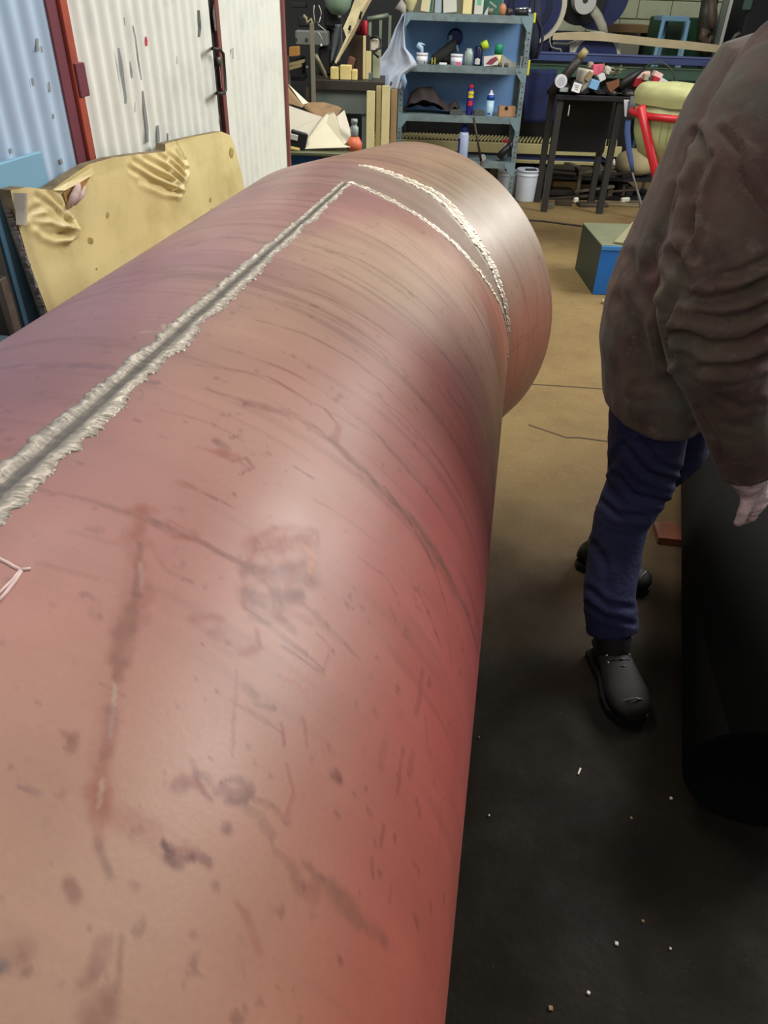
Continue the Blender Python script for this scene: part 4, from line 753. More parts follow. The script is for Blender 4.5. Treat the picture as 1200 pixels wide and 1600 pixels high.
mb = MB(); a = c(778, 251, .05); e = c(798, 226, .05); a[2] = z4+.035; mb.tube([a, (a+e)/2, e], [.034,.032,.026], 12); mb.build('motor_body', P_('black_tool', (22, 24, 26)), parent=t)
mb = MB(); mb.cyl(e, e+(.02,-.03,.0), .022, n=12); mb.build('gear_head', P_('tool_grey', (100,102,104), metal=.6), parent=t)
mb = MB(); q = np.array((xat(755, 247, SB), SB+.02, z4+.03)); mb.cyl(q, q+(0,.04,0), .028, n=18); mb.build('pipe_plug', P_('pale_grey_plug', (150, 160, 160)), label='round pale grey plug seen end on, on the bottom shelf', cat='plug')

# cloth hanging on the left post
def cloth(u, v):
    py = 22+v*118; l = np.interp(py, [22,45,75,95,120,140], [629,617,606,592,590,590]); r = np.interp(py, [22,45,75,88,100,104,118,140], [633,631,634,645,652,651,632,626])
    px = l+(r-l)*u; b = SB-.06-.03*math.sin(u*7+v*3)-.02*math.sin(u*15+v*2); return W(px, py, b)
t = thing('hanging_cloth', W(612, 130, SB-.05), 'pale blue white cloth hanging over the left post of the shelf unit', 'cloth')
clm = mat('pale_cloth', (186, 196, 212), .9, var=.06, scale=10); mb = MB(); mb.grid(cloth, 26, 34); q = mb.build('drape', clm, parent=t); md = q.modifiers.new('thick', 'SOLIDIFY'); md.thickness = .006
mb = MB(); mb.tube([W(622, 6, SB-.03), W(630, 14, SB-.03), W(632, 24, SB-.05)], [.05,.035,.012], 8, ry=.02); mb.build('knot', P_('cloth_knot', (150, 146, 140)), parent=t)
mb = MB(); mb.tube([W(628, 118, SB-.09), W(632, 128, SB-.1), W(630, 139, SB-.1)], [.03,.025,.018], 8, ry=.012); mb.build('loose_tail', P_('tail_bluegrey', (126, 152, 180)), parent=t)

# ------------------------------------------------------------------ workshop behind: left of the shelves
def up_(px, y0, y1, b, w, d, m, name, parent=None, z0=None, **k):   # upright square bar
    a = W(px, y1, b); e = W(px, y0, b); zz = a[2] if z0 is None else z0; mb = MB(); mb.box((a[0], b+d/2, (zz+e[2])/2), (w, d, e[2]-zz), None, .002); return mb.build(name, m, parent=parent, **k)
greyp = P_('bench_grey_green', (96, 106, 102), dirt=(60, 62, 58), dirt_amt=.5); darkm = mat('dark_machine', (26, 27, 30), .6, var=.3, scale=7); bluet = P_('trolley_blue', (38, 98, 170)); tgreen = P_('trolley_rim', (96, 100, 72))
# blue trolley with the cream sheet metal hopper
TB = 5.2; zt = zat(500, 238, TB); x0, x1 = xat(425, 240, TB), xat(556, 238, TB)
t = thing('trolley', ((x0+x1)/2, TB+.25, 0), 'blue steel trolley with an olive rim between the white doors and the pipe', 'trolley')
mb = MB(); mb.box(((x0+x1)/2, TB+.26, zt-.012), (x1-x0, .54, .024), None, .006); mb.build('rim', tgreen, parent=t)
mb = MB(); mb.box(((x0+x1)/2+.02, TB+.27, zt-.12), (x1-x0-.08, .46, .19), None, .006); mb.build('drawer_body', bluet, parent=t)
mb = MB(); mb.box(((x0+x1)/2, TB+.27, .16), (x1-x0-.06, .46, .02), None, .003); mb.build('lower_tray', bluet, parent=t)
for sx in (x0+.03, x1-.03, x0+(x1-x0)*.62):
    for yy in ((TB+.02), (TB+.5)):
        if sx not in (x0+.03, x1-.03) and yy > TB+.1: continue
        mb = MB(); mb.box((sx, yy, (zt-.024)/2), (.03, .03, zt-.024)); mb.build('leg', P_('trolley_teal', (60, 104, 116)), parent=t)
hop = thing('sheet_metal_hopper', W(510, 236, TB+.2), 'cream folded sheet metal hopper lying open on the blue trolley', 'hopper'); hm = mat('cream_sheet', (214, 206, 178), .45, var=.04); hi = mat('brown_inside', (138, 112, 80), .8, var=.2, scale=12)
def plate(pts, th, m, name, parent): mb = MB(); mb.prism([W(x, y, b) for x, y, b in pts], th); return mb.build(name, m, parent=parent)
zf = lambda px, b: (px, 0, b)
plate([(470,233,TB+.04), (503,184,TB+.20), (512,176,TB+.20), (522,176,TB+.20), (526,184,TB+.20), (537,226,TB+.06), (548,230,TB+.05)], (0,.006,0), hm, 'front_panel', hop)
plate([(526,182,TB+.2), (538,172,TB+.30), (551,215,TB+.16), (537,226,TB+.06)], (0,.006,0), P_('cream_shaded', (190,184,166)), 'side_panel', hop)  # darker copy of the cream: shade put into the panel colour
plate([(430,158,TB+.28), (503,183,TB+.22), (470,232,TB+.06), (440,214,TB+.10), (430,210,TB+.12)], (0,.008,0), P_('cream_shaded', (190,184,166)), 'long_panel', hop)
plate([(472,166,TB+.45), (474,160,TB+.47), (506,160,TB+.48), (528,166,TB+.46), (534,170,TB+.36), (526,182,TB+.26), (500,186,TB+.26)], (0,.008,0), hi, 'inner_panel', hop)
plate([(446,128,TB+.42), (450,134,TB+.42), (480,162,TB+.46), (472,168,TB+.40), (440,158,TB+.34), (440,130,TB+.38)], (0,.01,0), hi, 'raised_panel', hop)
plate([(449,131,TB+.41), (452,133,TB+.41), (482,161,TB+.455), (473,163,TB+.42)], (0,.006,0), hm, 'bright_fold', hop)
mb = MB(); a = W(518, 183, TB+.195); mb.cyl(a, a-(0,.004,0), .007, n=3, sm=False); mb.build('punched_mark', P_('punch', (120,118,112)), parent=hop)
t = thing('battery_pack', W(462, 222, TB+.05), 'black pack with a white sticker lying in front of the hopper', 'pack'); mb = MB(); pbox(mb, 452, 206, 478, 226, TB+.03, .05, rotz(.2)@roty(.25), .006, zb=zt); mb.build('body', P_('black_plastic', (22,24,26)), parent=t)
mb = MB(); pbox(mb, 453, 210, 465, 219, TB+.018, .008, roty(.2)); mb.build('sticker', P_('sticker_white', (220,220,214)), parent=t)
mb = MB(); mb.tube([W(438, 212, TB+.02)*np.array((1,1,0))+np.array((0,0,zt+.012)), W(452, 220, TB+.02)*np.array((1,1,0))+np.array((0,0,zt+.014)), W(468, 230, TB+.02)*np.array((1,1,0))+np.array((0,0,zt+.008))], [.012,.014,.01], 8); mb.build('yellow_rag', P_('yellow_rag', (186, 166, 96), rough=.9), label='small yellow rag on the trolley rim by the door', cat='rag')
# orange gas torch bottle
zb0 = zt; c = W(556, 225, TB+.12); t = thing('torch_bottle', (c[0], TB+.12, zb0), 'orange bottle with a grey valve standing at the right end of the trolley', 'bottle')
hh = zat(556, 186, TB+.12)-zb0; mb = MB(); mb.lathe([(.05,-.0),(.052,hh*.25),(.03,hh*.44)], (c[0]-.01, TB+.12, zb0), 18); mb.build('orange_body', P_('orange_red', (206, 106, 74)), parent=t)
mb = MB(); mb.lathe([(.022,hh*.43),(.026,hh*.52),(.028,hh*.74),(.018,hh*.78),(.017,hh*.86),(.021,hh*.88),(.021,hh*1.0)], (c[0]-.01, TB+.12, zb0), 18); mb.build('grey_valve', P_('valve_grey', (136, 146, 146), metal=.3), parent=t)

# grey bench
BB = 6.7; zb_ = zat(540, 126, BB); x0, x1 = xat(485, 130, BB), xat(600, 130, BB)
t = thing('workbench', ((x0+x1)/2, BB+.3, 0), 'dark topped workbench with a grey green front panel behind the hopper', 'bench')
mb = MB(); mb.box(((x0+x1)/2, BB+.3, zb_-.035), (x1-x0, .6, .07), None, .004); mb.build('bench_top', P_('dark_top', (52, 46, 42)), parent=t)
mb = MB(); xr_ = xat(574, 160, BB); mb.box(((x0+xr_)/2, BB+.04, (zb_-.07+zat(540,178,BB))/2), (xr_-x0, .02, zb_-.07-zat(540,178,BB))); mb.build('front_panel', greyp, parent=t)
for xx in (x0+.03, xr_-.02):
    for yy in (BB+.04, BB+.55): mb = MB(); mb.box((xx, yy+.03, (zb_-.07)/2), (.05, .05, zb_-.07)); mb.build('leg', greyp, parent=t)
mb = MB(); mb.box(((x0+xr_)/2, BB+.5, .5), (xr_-x0, .02, .9)); mb.build('rear_panel', darkm, parent=t)
# steel pole with wires and side bracket
t = thing('steel_pole', (xat(491, 150, 6.5), 6.5, 0), 'thin grey steel pole with loose wires at its head, left of the bench', 'pole')
up_(491, 36, 200, 6.5, .032, .032, P_('pole_grey', (134, 130, 112), metal=.3), 'tube', t, z0=0)
mb = MB(); mb.tube([W(493, 86, 6.52), W(499, 98, 6.55), W(506, 112, 6.6), W(509, 122, 6.62)], .016, 8); mb.build('brace', P_('pole_grey', (134,130,112)), parent=t)
for q in ([(492,36),(491,28),(490,18),(491,8)], [(501,26),(502,20),(500,13),(498,8)], [(496,36),(499,34),(501,26)], [(497,50),(501,56),(504,64)], [(497,38),(504,44),(509,48)]):
    mb = MB(); mb.tube([W(x, y, 6.48) for x, y in q], .0035, 6); mb.build('loose_wire', P_('wire_pale', (170, 168, 156)), parent=t)
# vice / machine head
BTOP = zb_
t = thing('drilling_machine', W(508, 124, 7.15), 'dark drilling machine with a grey plate and a pale green dome behind the pole', 'machine')
mb = MB(); pbox(mb, 461, 48, 512, 72, 7.0, .18, None, .01); mb.build('plate', P_('plate_grey', (104, 108, 104)), parent=t)
for px in (462.5, 479): mb = MB(); a = W(px, 62, 6.998); mb.cyl(a, a-(0,.006,0), .012, n=12); mb.build('bolt', steel_dk, parent=t)
mb = MB(); c = W(528, -6, 7.1); mb.lathe([(.001,-.13),(.06,-.115),(.10,-.07),(.118,0),(.118,.1)], c, 20); mb.build('dome', P_('pale_green', (130, 158, 136)), parent=t)
mb = MB(); pbox(mb, 506, 8, 536, 44, 7.15, .2, None, .02); pbox(mb, 455, 4, 478, 12, 7.2, .1); pbox(mb, 466, 26, 486, 42, 7.15, .1, None, .01); pbox(mb, 500, 44, 522, 126, 7.3, .2, None, .02); mb.build('head_casting', darkm, parent=t)
mb = MB(); mb.tube([W(474, 24, 7.05), W(478, 28, 7.05), W(480, 36, 7.05), W(486, 30, 7.05), W(489, 40, 7.05)], .012, 7); mb.build('hose', P_('olive_hose', (140, 138, 100)), parent=t)
mb = MB(); pbox(mb, 498, 72, 518, 124, 7.05, .2, None, .02, zb=BTOP); mb.build('column', darkm, parent=t)
mb = MB(); a = W(530, 28, 7.1); mb.lathe([(.004,0),(.014,.006),(.014,.02),(.004,.026)], a, 12); mb.build('white_knob', whitep, parent=t)
for k, (px, py) in enumerate(((502, 73), (480, 107))): mb = MB(); a = W(px, py, 6.98 if k == 0 else 7.15); mb.lathe([(.003,0),(.009,.004),(.009,.016),(.003,.02)], a, 10); mb.build('bright_button', whitep, parent=t)
# left rack with timber
t = thing('timber_rack', (xat(450, 100, 6.9), 6.9, 0), 'dark rack with timber offcuts between the white door and the pole', 'rack')
mb = MB(); a = xat(451, 130, 6.9); mb.box((a, 6.92, .62), (.03, .03, 1.24)); mb.box((a+.12, 7.2, .5), (.03,.03,1.0)); mb.build('upright', P_('rack_olive', (92, 84, 66)), parent=t)
mb = MB(); pbox(mb, 446, 120, 474, 126, 6.95, .3); mb.build('rack_shelf', darkm, parent=t)
lb = P_('timber_pale', (158, 142, 104), var=.15); n_ = 0
for (xa, ya, xb2, yb2, r_, m, lab) in ((452, 81, 466, 80, .030, P_('timber_orange', (196, 142, 72)), 'short orange brown timber block on the rack beside the white door'), (452, 101, 474, 96, .010, lb, 'upper thin pale timber slat sticking out of the dark rack'), (452, 107, 470, 102, .012, lb, 'lower thin pale timber slat sticking out of the dark rack')):
    mb = MB(); a, e = W(xa, ya, 6.86), W(xb2, yb2, 6.80); d = e-a; mb.prism([a+(0,0,-r_), e+(0,0,-r_), e+(0,0,r_), a+(0,0,r_)], (0, .12, 0)); mb.build('timber_offcut', m, label=lab, cat='timber', group='timber offcuts on the left rack')
mb = MB(); pbox(mb, 453, 88, 474, 124, 7.2, .2, None, .01); mb.build('dark_crate', darkm, label='dark crate under the timber offcuts on the left rack', cat='crate')
# long slanted cream board, grey sheet
t = thing('slotted_board', W(540, 60, 6.75), 'long cream slotted board leaning diagonally over the bench', 'board')
cb = mat('cream_board', (198, 186, 142), .6, var=.12, scale=6, dirt=(140, 124, 88), dirt_amt=.5, dscale=8)
plate([(556,-6,6.85), (581,-6,6.85), (571,14,6.83), (548,62,6.78), (525,100,6.72), (523,97,6.72), (541,58,6.78), (536,44,6.8), (546,22,6.84)], (0,.012,0), cb, 'board_face', t)
plate([(581,-6,6.845), (575,0,6.845), (561,24,6.82), (549,50,6.79), (526,99,6.71), (551,58,6.78), (572,16,6.82), (582,-2,6.84)], (0,.006,0), P_('board_edge', (146, 132, 96)), 'board_edge', t)
for q in ([(565,18),(563,24),(562,30)], [(548,40),(546,44),(545,47)]): mb = MB(); mb.tube([W(x, y, 6.775) for x, y in q], .009, 6); mb.build('slot', blackhole, parent=t)
t = thing('grey_plastic_sheet', W(528, 70, 6.8), 'grey plastic sheet hanging between the pole and the slanted board', 'sheet')
mb = MB(); mb.grid(lambda u, v: W(np.interp(v, [0,.5,1], [524,520,516])+u*np.interp(v, [0,.6,1], [10,16,14]), 38+60*v, 6.88+.03*math.sin(u*8+v*5)), 12, 14); q = mb.build('sheet_face', P_('sheet_slate', (92, 98, 104), var=.2), parent=t); q.modifiers.new('t', 'SOLIDIFY').thickness = .004
# brown box with cream strips, red canister, white box, yellow blocks
BT = zb_
o_, _ = on('wooden_crate', 'dark brown wooden box on the bench behind the yellow blocks', 'box', 545, 568, 56, BT, BB+.2, P_('dark_brown_wood', (64, 50, 36), var=.25), depth=.2)
t = thing('door_frame_offcut', (xat(571, 80, BB), BB+.17, BT), 'cream wooden upright with a dark slot beside the brown box', 'timber')
mb = MB(); pbox(mb, 567, 56, 571.5, 100, BB+.15, .05, zb=BT); pbox(mb, 571.5, 80, 580, 100, BB+.15, .05, zb=BT); mb.build('cream_upright', P_('yellow_cream', (200, 188, 136)), parent=t)
mb = MB(); pbox(mb, 571.5, 55, 578, 80, BB+.16, .04); mb.build('dark_slot', P_('dark_slot', (40, 26, 18)), parent=t)
t = thing('white_switch_box', (xat(588, 80, BB), BB+.3, BT), 'white box with black cable on a pale green stand right of the brown box', 'box')
mb = MB(); pbox(mb, 579, 61, 591, 79, BB+.24, .1, None, .004); mb.build('white_box', P_('white_enamel', (226, 218, 200)), parent=t)
mb = MB(); pbox(mb, 582, 79, 594, 116, BB+.26, .1, None, .004, zb=BT); mb.build('green_stand', P_('pale_olive', (158, 164, 136)), parent=t)
mb = MB(); mb.tube([W(578, 60, BB+.23), W(588, 57, BB+.22), W(595, 62, BB+.22), W(596, 74, BB+.22), W(588, 78, BB+.2), W(584, 83, BB+.2), W(592, 90, BB+.2)], .009, 8); mb.build('black_cable', P_('cable_black', (18,18,18)), parent=t)
on('red_canister', 'red canister seen above the brown box by the slanted board', 'canister', 565, 574, 32, zat(568, 55, BB+.24), BB+.24, P_('canister_red', (206, 44, 58)), kind='cyl', prof=[(1,0),(1,.92),(.8,1)])
on('maroon_canister', 'dark red canister left of the red one above the brown box', 'canister', 556, 565, 38, zat(568, 55, BB+.24), BB+.26, P_('canister_maroon', (128, 44, 52)), kind='cyl', prof=[(1,0),(1,.9),(.7,1)])
yb3 = mat('yellow_block', (214, 196, 128), .6, var=.12, scale=14)
for x0_, x1_, y_, lab in ((516, 529, 105, 'left pale yellow wooden block on the bench edge'), (531, 549, 102, 'middle pale yellow wooden block on the bench edge'), (549.5, 558, 109, 'right small yellow wooden block on the bench edge')):
    on('wooden_block', lab, 'block', x0_, x1_, y_, BT, BB+.03, yb3, depth=.1, group='yellow blocks on the bench', bev=.006)
mb = MB(); pbox(mb, 540, 88, 552, 101, BB+.16, .06, roty(.3), .01, zb=BT); mb.build('small_casting', P_('brown_casting', (110, 74, 60)), label='small reddish brown casting behind the middle yellow block', cat='casting')
on('grey_socket', 'small grey green square post on the bench edge by the cloth', 'post', 576, 581, 114, BT, BB+.06, greyp, depth=.05)
# tubular stand behind
t = thing('tube_stand', (xat(590, 60, 7.6), 7.6, 0), 'pale green tubular steel stand behind the bench and the cloth', 'stand'); tg = P_('tube_green', (134, 146, 126), metal=.2)
for px, y0_ in ((577, 28), (593, 30), (607, 24)): up_(px, y0_, 120, 7.6, .026, .026, tg, 'tube', t, z0=0)
mb = MB(); mb.tube([W(574, 30, 7.6), W(607, 24, 7.6)], .018, 8); mb.build('top_rail', tg, parent=t)
# cream boards left of the shelf unit and black lance
for (x0_, x1_, yt, bb, m, lab) in ((573, 586, 142, 6.62, P_('cream_upright_a', (206, 194, 146), var=.1), 'leftmost cream upright board standing between bench and cloth'), (588, 596, 134, 6.66, P_('cream_upright_b', (176, 160, 110), var=.1), 'narrow middle cream upright board below the hanging cloth'), (597, 610, 134, 6.62, P_('cream_upright_a', (206, 194, 146)), 'right cream upright board below the hanging cloth'), (611, 621, 140, 6.7, P_('tan_upright', (150, 124, 90), var=.1), 'tan upright board against the left post of the shelf unit')):
    on('upright_board', lab, 'board', x0_, x1_, yt, 0, bb, m, depth=.025, group='upright boards left of the shelves')
mb = MB(); mb.tube([W(612, 128, 6.9), W(600, 158, 6.9), W(588, 192, 6.88), W(577, 224, 6.85), W(560, 280, 6.8)*np.array((1,1,0))+np.array((0,0,.01))], .009, 8); mb.build('black_lance', P_('cable_black', (18,18,18)), label='thin black rod leaning across the cream upright boards', cat='rod')

# ------------------------------------------------------------------ machine bed behind the shelves
MBD = 8.55
zbar = zat(900, 227, MBD); bx0, bx1 = xat(560, 225, MBD), xat(972, 232, MBD)
t = thing('machine_bed', ((bx0+bx1)/2, MBD+.3, 0), 'long machine bed with cream rails, a blue beam and a row of slats', 'machine'); crail = P_('cream_rail', (206, 196, 140), var=.08, dirt=(150, 138, 90)); brail = P_('navy_rail', (48, 60, 108), var=.15)
mb = MB(); mb.box(((bx0+bx1)/2, MBD+.02, zbar-.052), (bx1-bx0, .04, .10), None, .004); mb.build('upper_rail', crail, parent=t)
z2_ = zat(900, 240, MBD); z3_ = zat(900, 253, MBD); mb = MB(); mb.box(((bx0+bx1)/2, MBD+.06, (z2_+z3_)/2), (bx1-bx0, .04, z2_-z3_)); mb.build('blue_beam', brail, parent=t)
mb = MB(); mb.box(((bx0+bx1)/2-.1, MBD+.02, z3_-.016), (bx1-bx0-.2, .04, .032), None, .003); mb.build('lower_rail', crail, parent=t)
mb = MB()
for k in range(74):
    x = bx0+(bx1-bx0)*(k+.5)/74; mb.box((x, MBD+.20, zbar+.012), (.014, .34, .016), rotz(-.25))
mb.build('slats', crail, parent=t, kind='stuff')
mb = MB(); mb.box(((bx0+bx1)/2, MBD+.2, zbar-.02), (bx1-bx0, .3, .02)); mb.build('dark_tray', darkm, parent=t)
for x in (bx0+.1, (bx0+bx1)/2, bx1-.15): mb = MB(); mb.box((x, MBD+.2, (zbar-.1)/2), (.08, .2, zbar-.1)); mb.build('leg', darkm, parent=t)
mb = MB(); mb.box(((bx0+bx1)/2, MBD+.42, .72), (bx1-bx0+.3, .06, 1.0)); mb.build('shade_backdrop', P_('very_dark', (14, 15, 18)), parent=t)  # near-black box added for the dark cavity behind the bed
# beams above
b = 8.7
for (y0_, y1_, m, name, lab, bb) in ((83, 99, P_('beam_blue', (58, 74, 122), dirt=(40,48,80)), 'steel_beam', 'long blue steel beam running across behind the cluttered table', b), (101, 123, P_('beam_green', (62, 92, 78), dirt=(48,66,54)), 'steel_beam', 'long dull green steel beam just below the blue one', b+.06)):
    xa, xb2 = xat(815, 92, bb), xat(1260, 95, bb); z0_, z1_ = zat(960, y1_+0, bb), zat(960, y0_+2, bb); t = thing(name, ((xa+xb2)/2, bb+.1, 0), lab, 'beam', 'beams across the back')
    mb = MB(); mb.box(((xa+xb2)/2, bb+.05, (z0_+z1_)/2), (xb2-xa, .1, z1_-z0_), None, .006); mb.build('web', m, parent=t)
    mb = MB(); mb.box(((xa+xb2)/2, bb-.004, z1_-.006), (xb2-xa, .012, .012)); mb.build('bright_edge', P_('edge_'+name+str(y0_), (110, 140, 110) if y0_ > 90 else (84, 98, 146)), parent=t)
    for xx in (xa+.1, xb2-.1): mb = MB(); mb.box((xx, bb+.28, (z1_)/2), (.08, .06, z1_-.0)); mb.build('post', darkm, parent=t); mb = MB(); mb.box((xx, bb+.17, (z0_+z1_)/2), (.06, .18, .05)); mb.build('bracket', darkm, parent=t)
# rolling machine with round blue covers
RB = 9.3; navy = P_('machine_navy', (34, 44, 88), var=.15, rough=.4); navyd = P_('machine_navy_dark', (24, 32, 60), rough=.4); crim = P_('cream_rim', (206, 200, 182), rough=.4)
t = thing('rolling_machine', W(880, 60, RB)*np.array((1,1,0)), 'navy blue rolling machine with round covers edged in cream, right of the shelves', 'machine')
def disc(px, py, rp, b, th, m, name, parent=t, r_in=0):
    c = W(px, py, b); R_ = abs(xat(px+rp, py, b)-c[0]); mb = MB()
    if r_in:
        ri = abs(xat(px+r_in, py, b)-c[0]); n = 40
        def f(u, v):
            a = 2*math.pi*u; q = [(ri,0),(R_,0),(R_,th),(ri,th),(ri,0)][int(round(v*4))]; return c+np.array((q[0]*math.cos(a), q[1], q[0]*math.sin(a)))
        mb.grid(f, n, 5, sm=False)
    else: mb.cyl(c, c+(0,th,0), R_, n=40, sm=False)
    return mb.build(name, m, parent=parent)
disc(834, 8, 52, RB+.02, .22, crim, 'cream_flange', r_in=44); disc(832, 8, 46, RB, .2, navy, 'round_cover'); disc(829, 8, 34, RB-.02, .04, navyd, 'inner_disc'); disc(828, 8, 25, RB-.03, .03, navy, 'hub_plate')
disc(938, -8, 46, RB+.4, .1, navy, 'rear_disc'); disc(910, -8, 40, RB+.3, .06, P_('very_dark', (14,15,18)), 'rear_shadow_plate'); disc(915, 2, 17, RB+.05, .2, P_('white_hub', (186, 188, 184)), 'white_hub'); disc(915, 0, 4, RB+.04, .02, steel_dk, 'hub_bolt')
mb = MB(); mb.tube([W(924, 12, RB+.1), W(934, 26, RB+.1), W(941, 42, RB+.1), (W(947, 56, RB+.1))], [.05,.05,.05,.03], 8, ry=.02); mb.build('swing_arm', P_('arm_grey', (160, 160, 142)), parent=t)
disc(930, 96, 34, RB-.25, .2, navy, 'lower_cover'); disc(930, 96, 39, RB-.22, .2, P_('lower_rim', (200, 200, 186)), 'lower_rim', r_in=33.5)
mb = MB(); mb.tube([W(x, y, RB-.2) for x, y in ((866,52),(860,57),(859,64),(861,73),(868,76),(876,77),(877,82))], .008, 6); mb.tube([W(x, y, RB-.2) for x, y in ((864,68),(886,69),(896,66),(906,60))], .012, 6); mb.build('bent_bar', P_('bar_pale', (190,190,180)), parent=t)
mb = MB(); mb.prism([W(890, 68, RB-.2), W(904, 66, RB-.2), W(902, 84, RB-.2), W(891, 84, RB-.2)], (0,.04,0)); mb.build('bracket_plate', P_('bar_pale', (190,190,180)), parent=t)
mb = MB(); pbox(mb, 815, 20, 862, 82, RB+.05, .3, None, .01, zb=0); pbox(mb, 862, 50, 960, 84, RB+.1, .3, None, .01, zb=0); mb.build('machine_frame', navyd, parent=t)
# long tan lath
mb = MB(); pts = [(864,57),(905,56),(945,58),(985,62),(1030,67),(1075,71),(1112,75),(1152,80)]; P = [W(x, y, 8.98) for x, y in pts]; hw_ = [.030,.036,.036,.036,.036,.036,.034,.034]
for i in range(len(P)-1): mb.prism([P[i]-(0,0,hw_[i]), P[i+1]-(0,0,hw_[i+1]), P[i+1]+(0,0,hw_[i+1]), P[i]+(0,0,hw_[i])], (0, .02, 0))
mb.build('timber_lath', P_('tan_lath', (190, 176, 140), var=.1), label='long slightly bowed tan lath lying across the machine', cat='timber')
# back corner furniture
t = thing('wooden_ledge', (xat(980, 44, 10.6), 10.6, zat(980, 50, 10.6)), 'brown wooden ledge below the white block wall', 'shelf'); mb = MB(); pbox(mb, 944, 38, 1014, 51, 10.55, .4, None, .004); mb.build('board', P_('brown_ledge', (140, 112, 76), var=.15), parent=t)
mb = MB(); pbox(mb, 950, 51, 956, 90, 10.7, .25, zb=0); pbox(mb, 1006, 51, 1012, 90, 10.7, .25, zb=0); mb.build('bracket', darkm, parent=t)
on('grey_tool_box', 'small grey box standing under the brown ledge behind the lath', 'box', 966, 1000, 63, 0, 9.7, P_('clutter_grey', (112, 112, 100)), depth=.3)
t = thing('green_cabinet', (xat(1060, 50, 10.2), 10.3, 0), 'dark green metal cabinet below the block wall', 'cabinet'); mb = MB(); pbox(mb, 1021, 27, 1103, 110, 10.05, .35, None, .01, zb=0); mb.build('body', P_('cabinet_green', (34, 74, 52), var=.15), parent=t); mb = MB(); pbox(mb, 1042, 38, 1070, 70, 10.035, .012); mb.build('dark_panel', P_('dark_green_panel', (50, 66, 50)), parent=t)
t = thing('blue_stool', (xat(1055, 50, 9.6), 9.6, 0), 'tall light blue tubular stool in front of the green cabinet', 'stool'); lb_ = P_('light_blue_frame', (116, 158, 184))
mb = MB(); pbox(mb, 1034, 25, 1078, 34, 9.55, .3, None, .008); mb.build('seat', lb_, parent=t)
for px, dx, bb in ((1037, -.06, 9.56), (1076, .04, 9.56), (1042, -.03, 9.84), (1073, .02, 9.84)):
    a = W(px, 32, bb); mb = MB(); mb.tube([a, np.array((a[0]+dx, bb, 0.0))], .022, 8); mb.build('leg', lb_, parent=t)
mb = MB(); mb.box((xat(1056, 70, 9.56), 9.56, .9), (.36, .02, .03)); mb.build('rung', lb_, parent=t)
t = thing('coat_stand', (xat(1112, 50, 9.8), 9.85, 0), 'dark jackets and brown rags hanging on a post right of the green cabinet', 'coat stand')
mb = MB(); pbox(mb, 1108, -4, 1113, 90, 9.95, .05, zb=0); mb.build('post', darkm, parent=t)
mb = MB(); mb.tube([W(1108, -4, 9.8), W(1106, 25, 9.8), W(1102, 60, 9.8), W(1104, 88, 9.8)], [.08,.10,.10,.06], 12, ry=.07); mb.build('dark_jacket', P_('olive_dark', (50, 50, 40), var=.3), parent=t)
mb = MB(); mb.tube([W(1112, -4, 9.75), W(1113, 30, 9.75), W(1112, 45, 9.75)], [.05,.06,.04], 10, ry=.05); mb.tube([W(1104, 46, 9.68), W(1098, 58, 9.68), W(1106, 68, 9.68), W(1112, 56, 9.68)], [.06,.05,.045,.03], 10, ry=.04); mb.build('brown_rag', P_('rag_brown', (92, 78, 66), var=.3), parent=t)
t = thing('white_door_panel', (xat(1145, 40, 9.9), 9.95, 0), 'tall white panel with a grey frame at the top right beside the worker', 'panel'); mb = MB(); pbox(mb, 1133, -8, 1163, 72, 9.9, .04, zb=0); mb.build('panel', P_('panel_white', (228, 232, 226)), parent=t); mb = MB(); pbox(mb, 1124, -8, 1132, 72, 9.88, .06, zb=0); mb.build('frame', P_('frame_grey', (126, 136, 130)), parent=t)
t = thing('dark_machine_cabinet', (xat(1185, 40, 9.2), 9.3, 0), 'near black machine cabinet at the top right corner behind the worker', 'machine'); mb = MB(); pbox(mb, 1160, -10, 1260, 110, 9.2, .5, None, .02, zb=0); mb.build('body', P_('cab_black', (24, 26, 30)), parent=t)
mb = MB(); pbox(mb, 1163, -6, 1176, 16, 9.17, .03, None, .01); mb.build('green_panel', P_('panel_green', (70, 100, 88)), parent=t)
mb = MB(); mb.box(W(1148, 68, 9.05), (.22, .12, .02), None, .004); mb.tube([W(1142, 65, 9.05), W(1150, 55, 9.05), W(1156, 52, 9.05)], .02, 8); mb.build('bench_vice', P_('vice_grey', (96, 92, 88), metal=.4), label='grey vice jaw in front of the white panel beside the worker', cat='vice')

# ------------------------------------------------------------------ cluttered dark table
TB2 = 7.35; zt2 = zat(930, 150, TB2); x0, x1 = xat(869, 150, TB2), xat(1012, 152, TB2)
t = thing('steel_table', ((x0+x1)/2, TB2+.3, 0), 'black steel table piled with small boxes, left of the yellow tub', 'table'); blk = P_('table_black', (30, 30, 32), var=.3, metal=.2)
mb = MB(); mb.box(((x0+x1)/2, TB2+.25, zt2-.02), (x1-x0, .5, .04), None, .004); mb.build('table_top', blk, parent=t)
for xx in (x0+.05, x1-.22):
    for yy in (TB2+.03, TB2+.44): mb = MB(); mb.box((xx, yy, (zt2-.04)/2), (.055, .02, zt2-.04)); mb.box((xx-.02, yy+.025, (zt2-.04)/2), (.012, .045, zt2-.04)); mb.build('leg', P_('leg_grey_black', (56, 56, 54), metal=.3), parent=t)
mb = MB(); xa_, xb_ = xat(886, 180, TB2), xat(972, 180, TB2); mb.box(((xa_+xb_)/2, TB2+.40, zt2-.28), (xb_-xa_, .03, .46)); mb.build('shade_sheet', P_('very_dark', (14,15,18)), parent=t)  # near-black sheet puts the shade under the table into colour
G5 = 'small things on the black table'
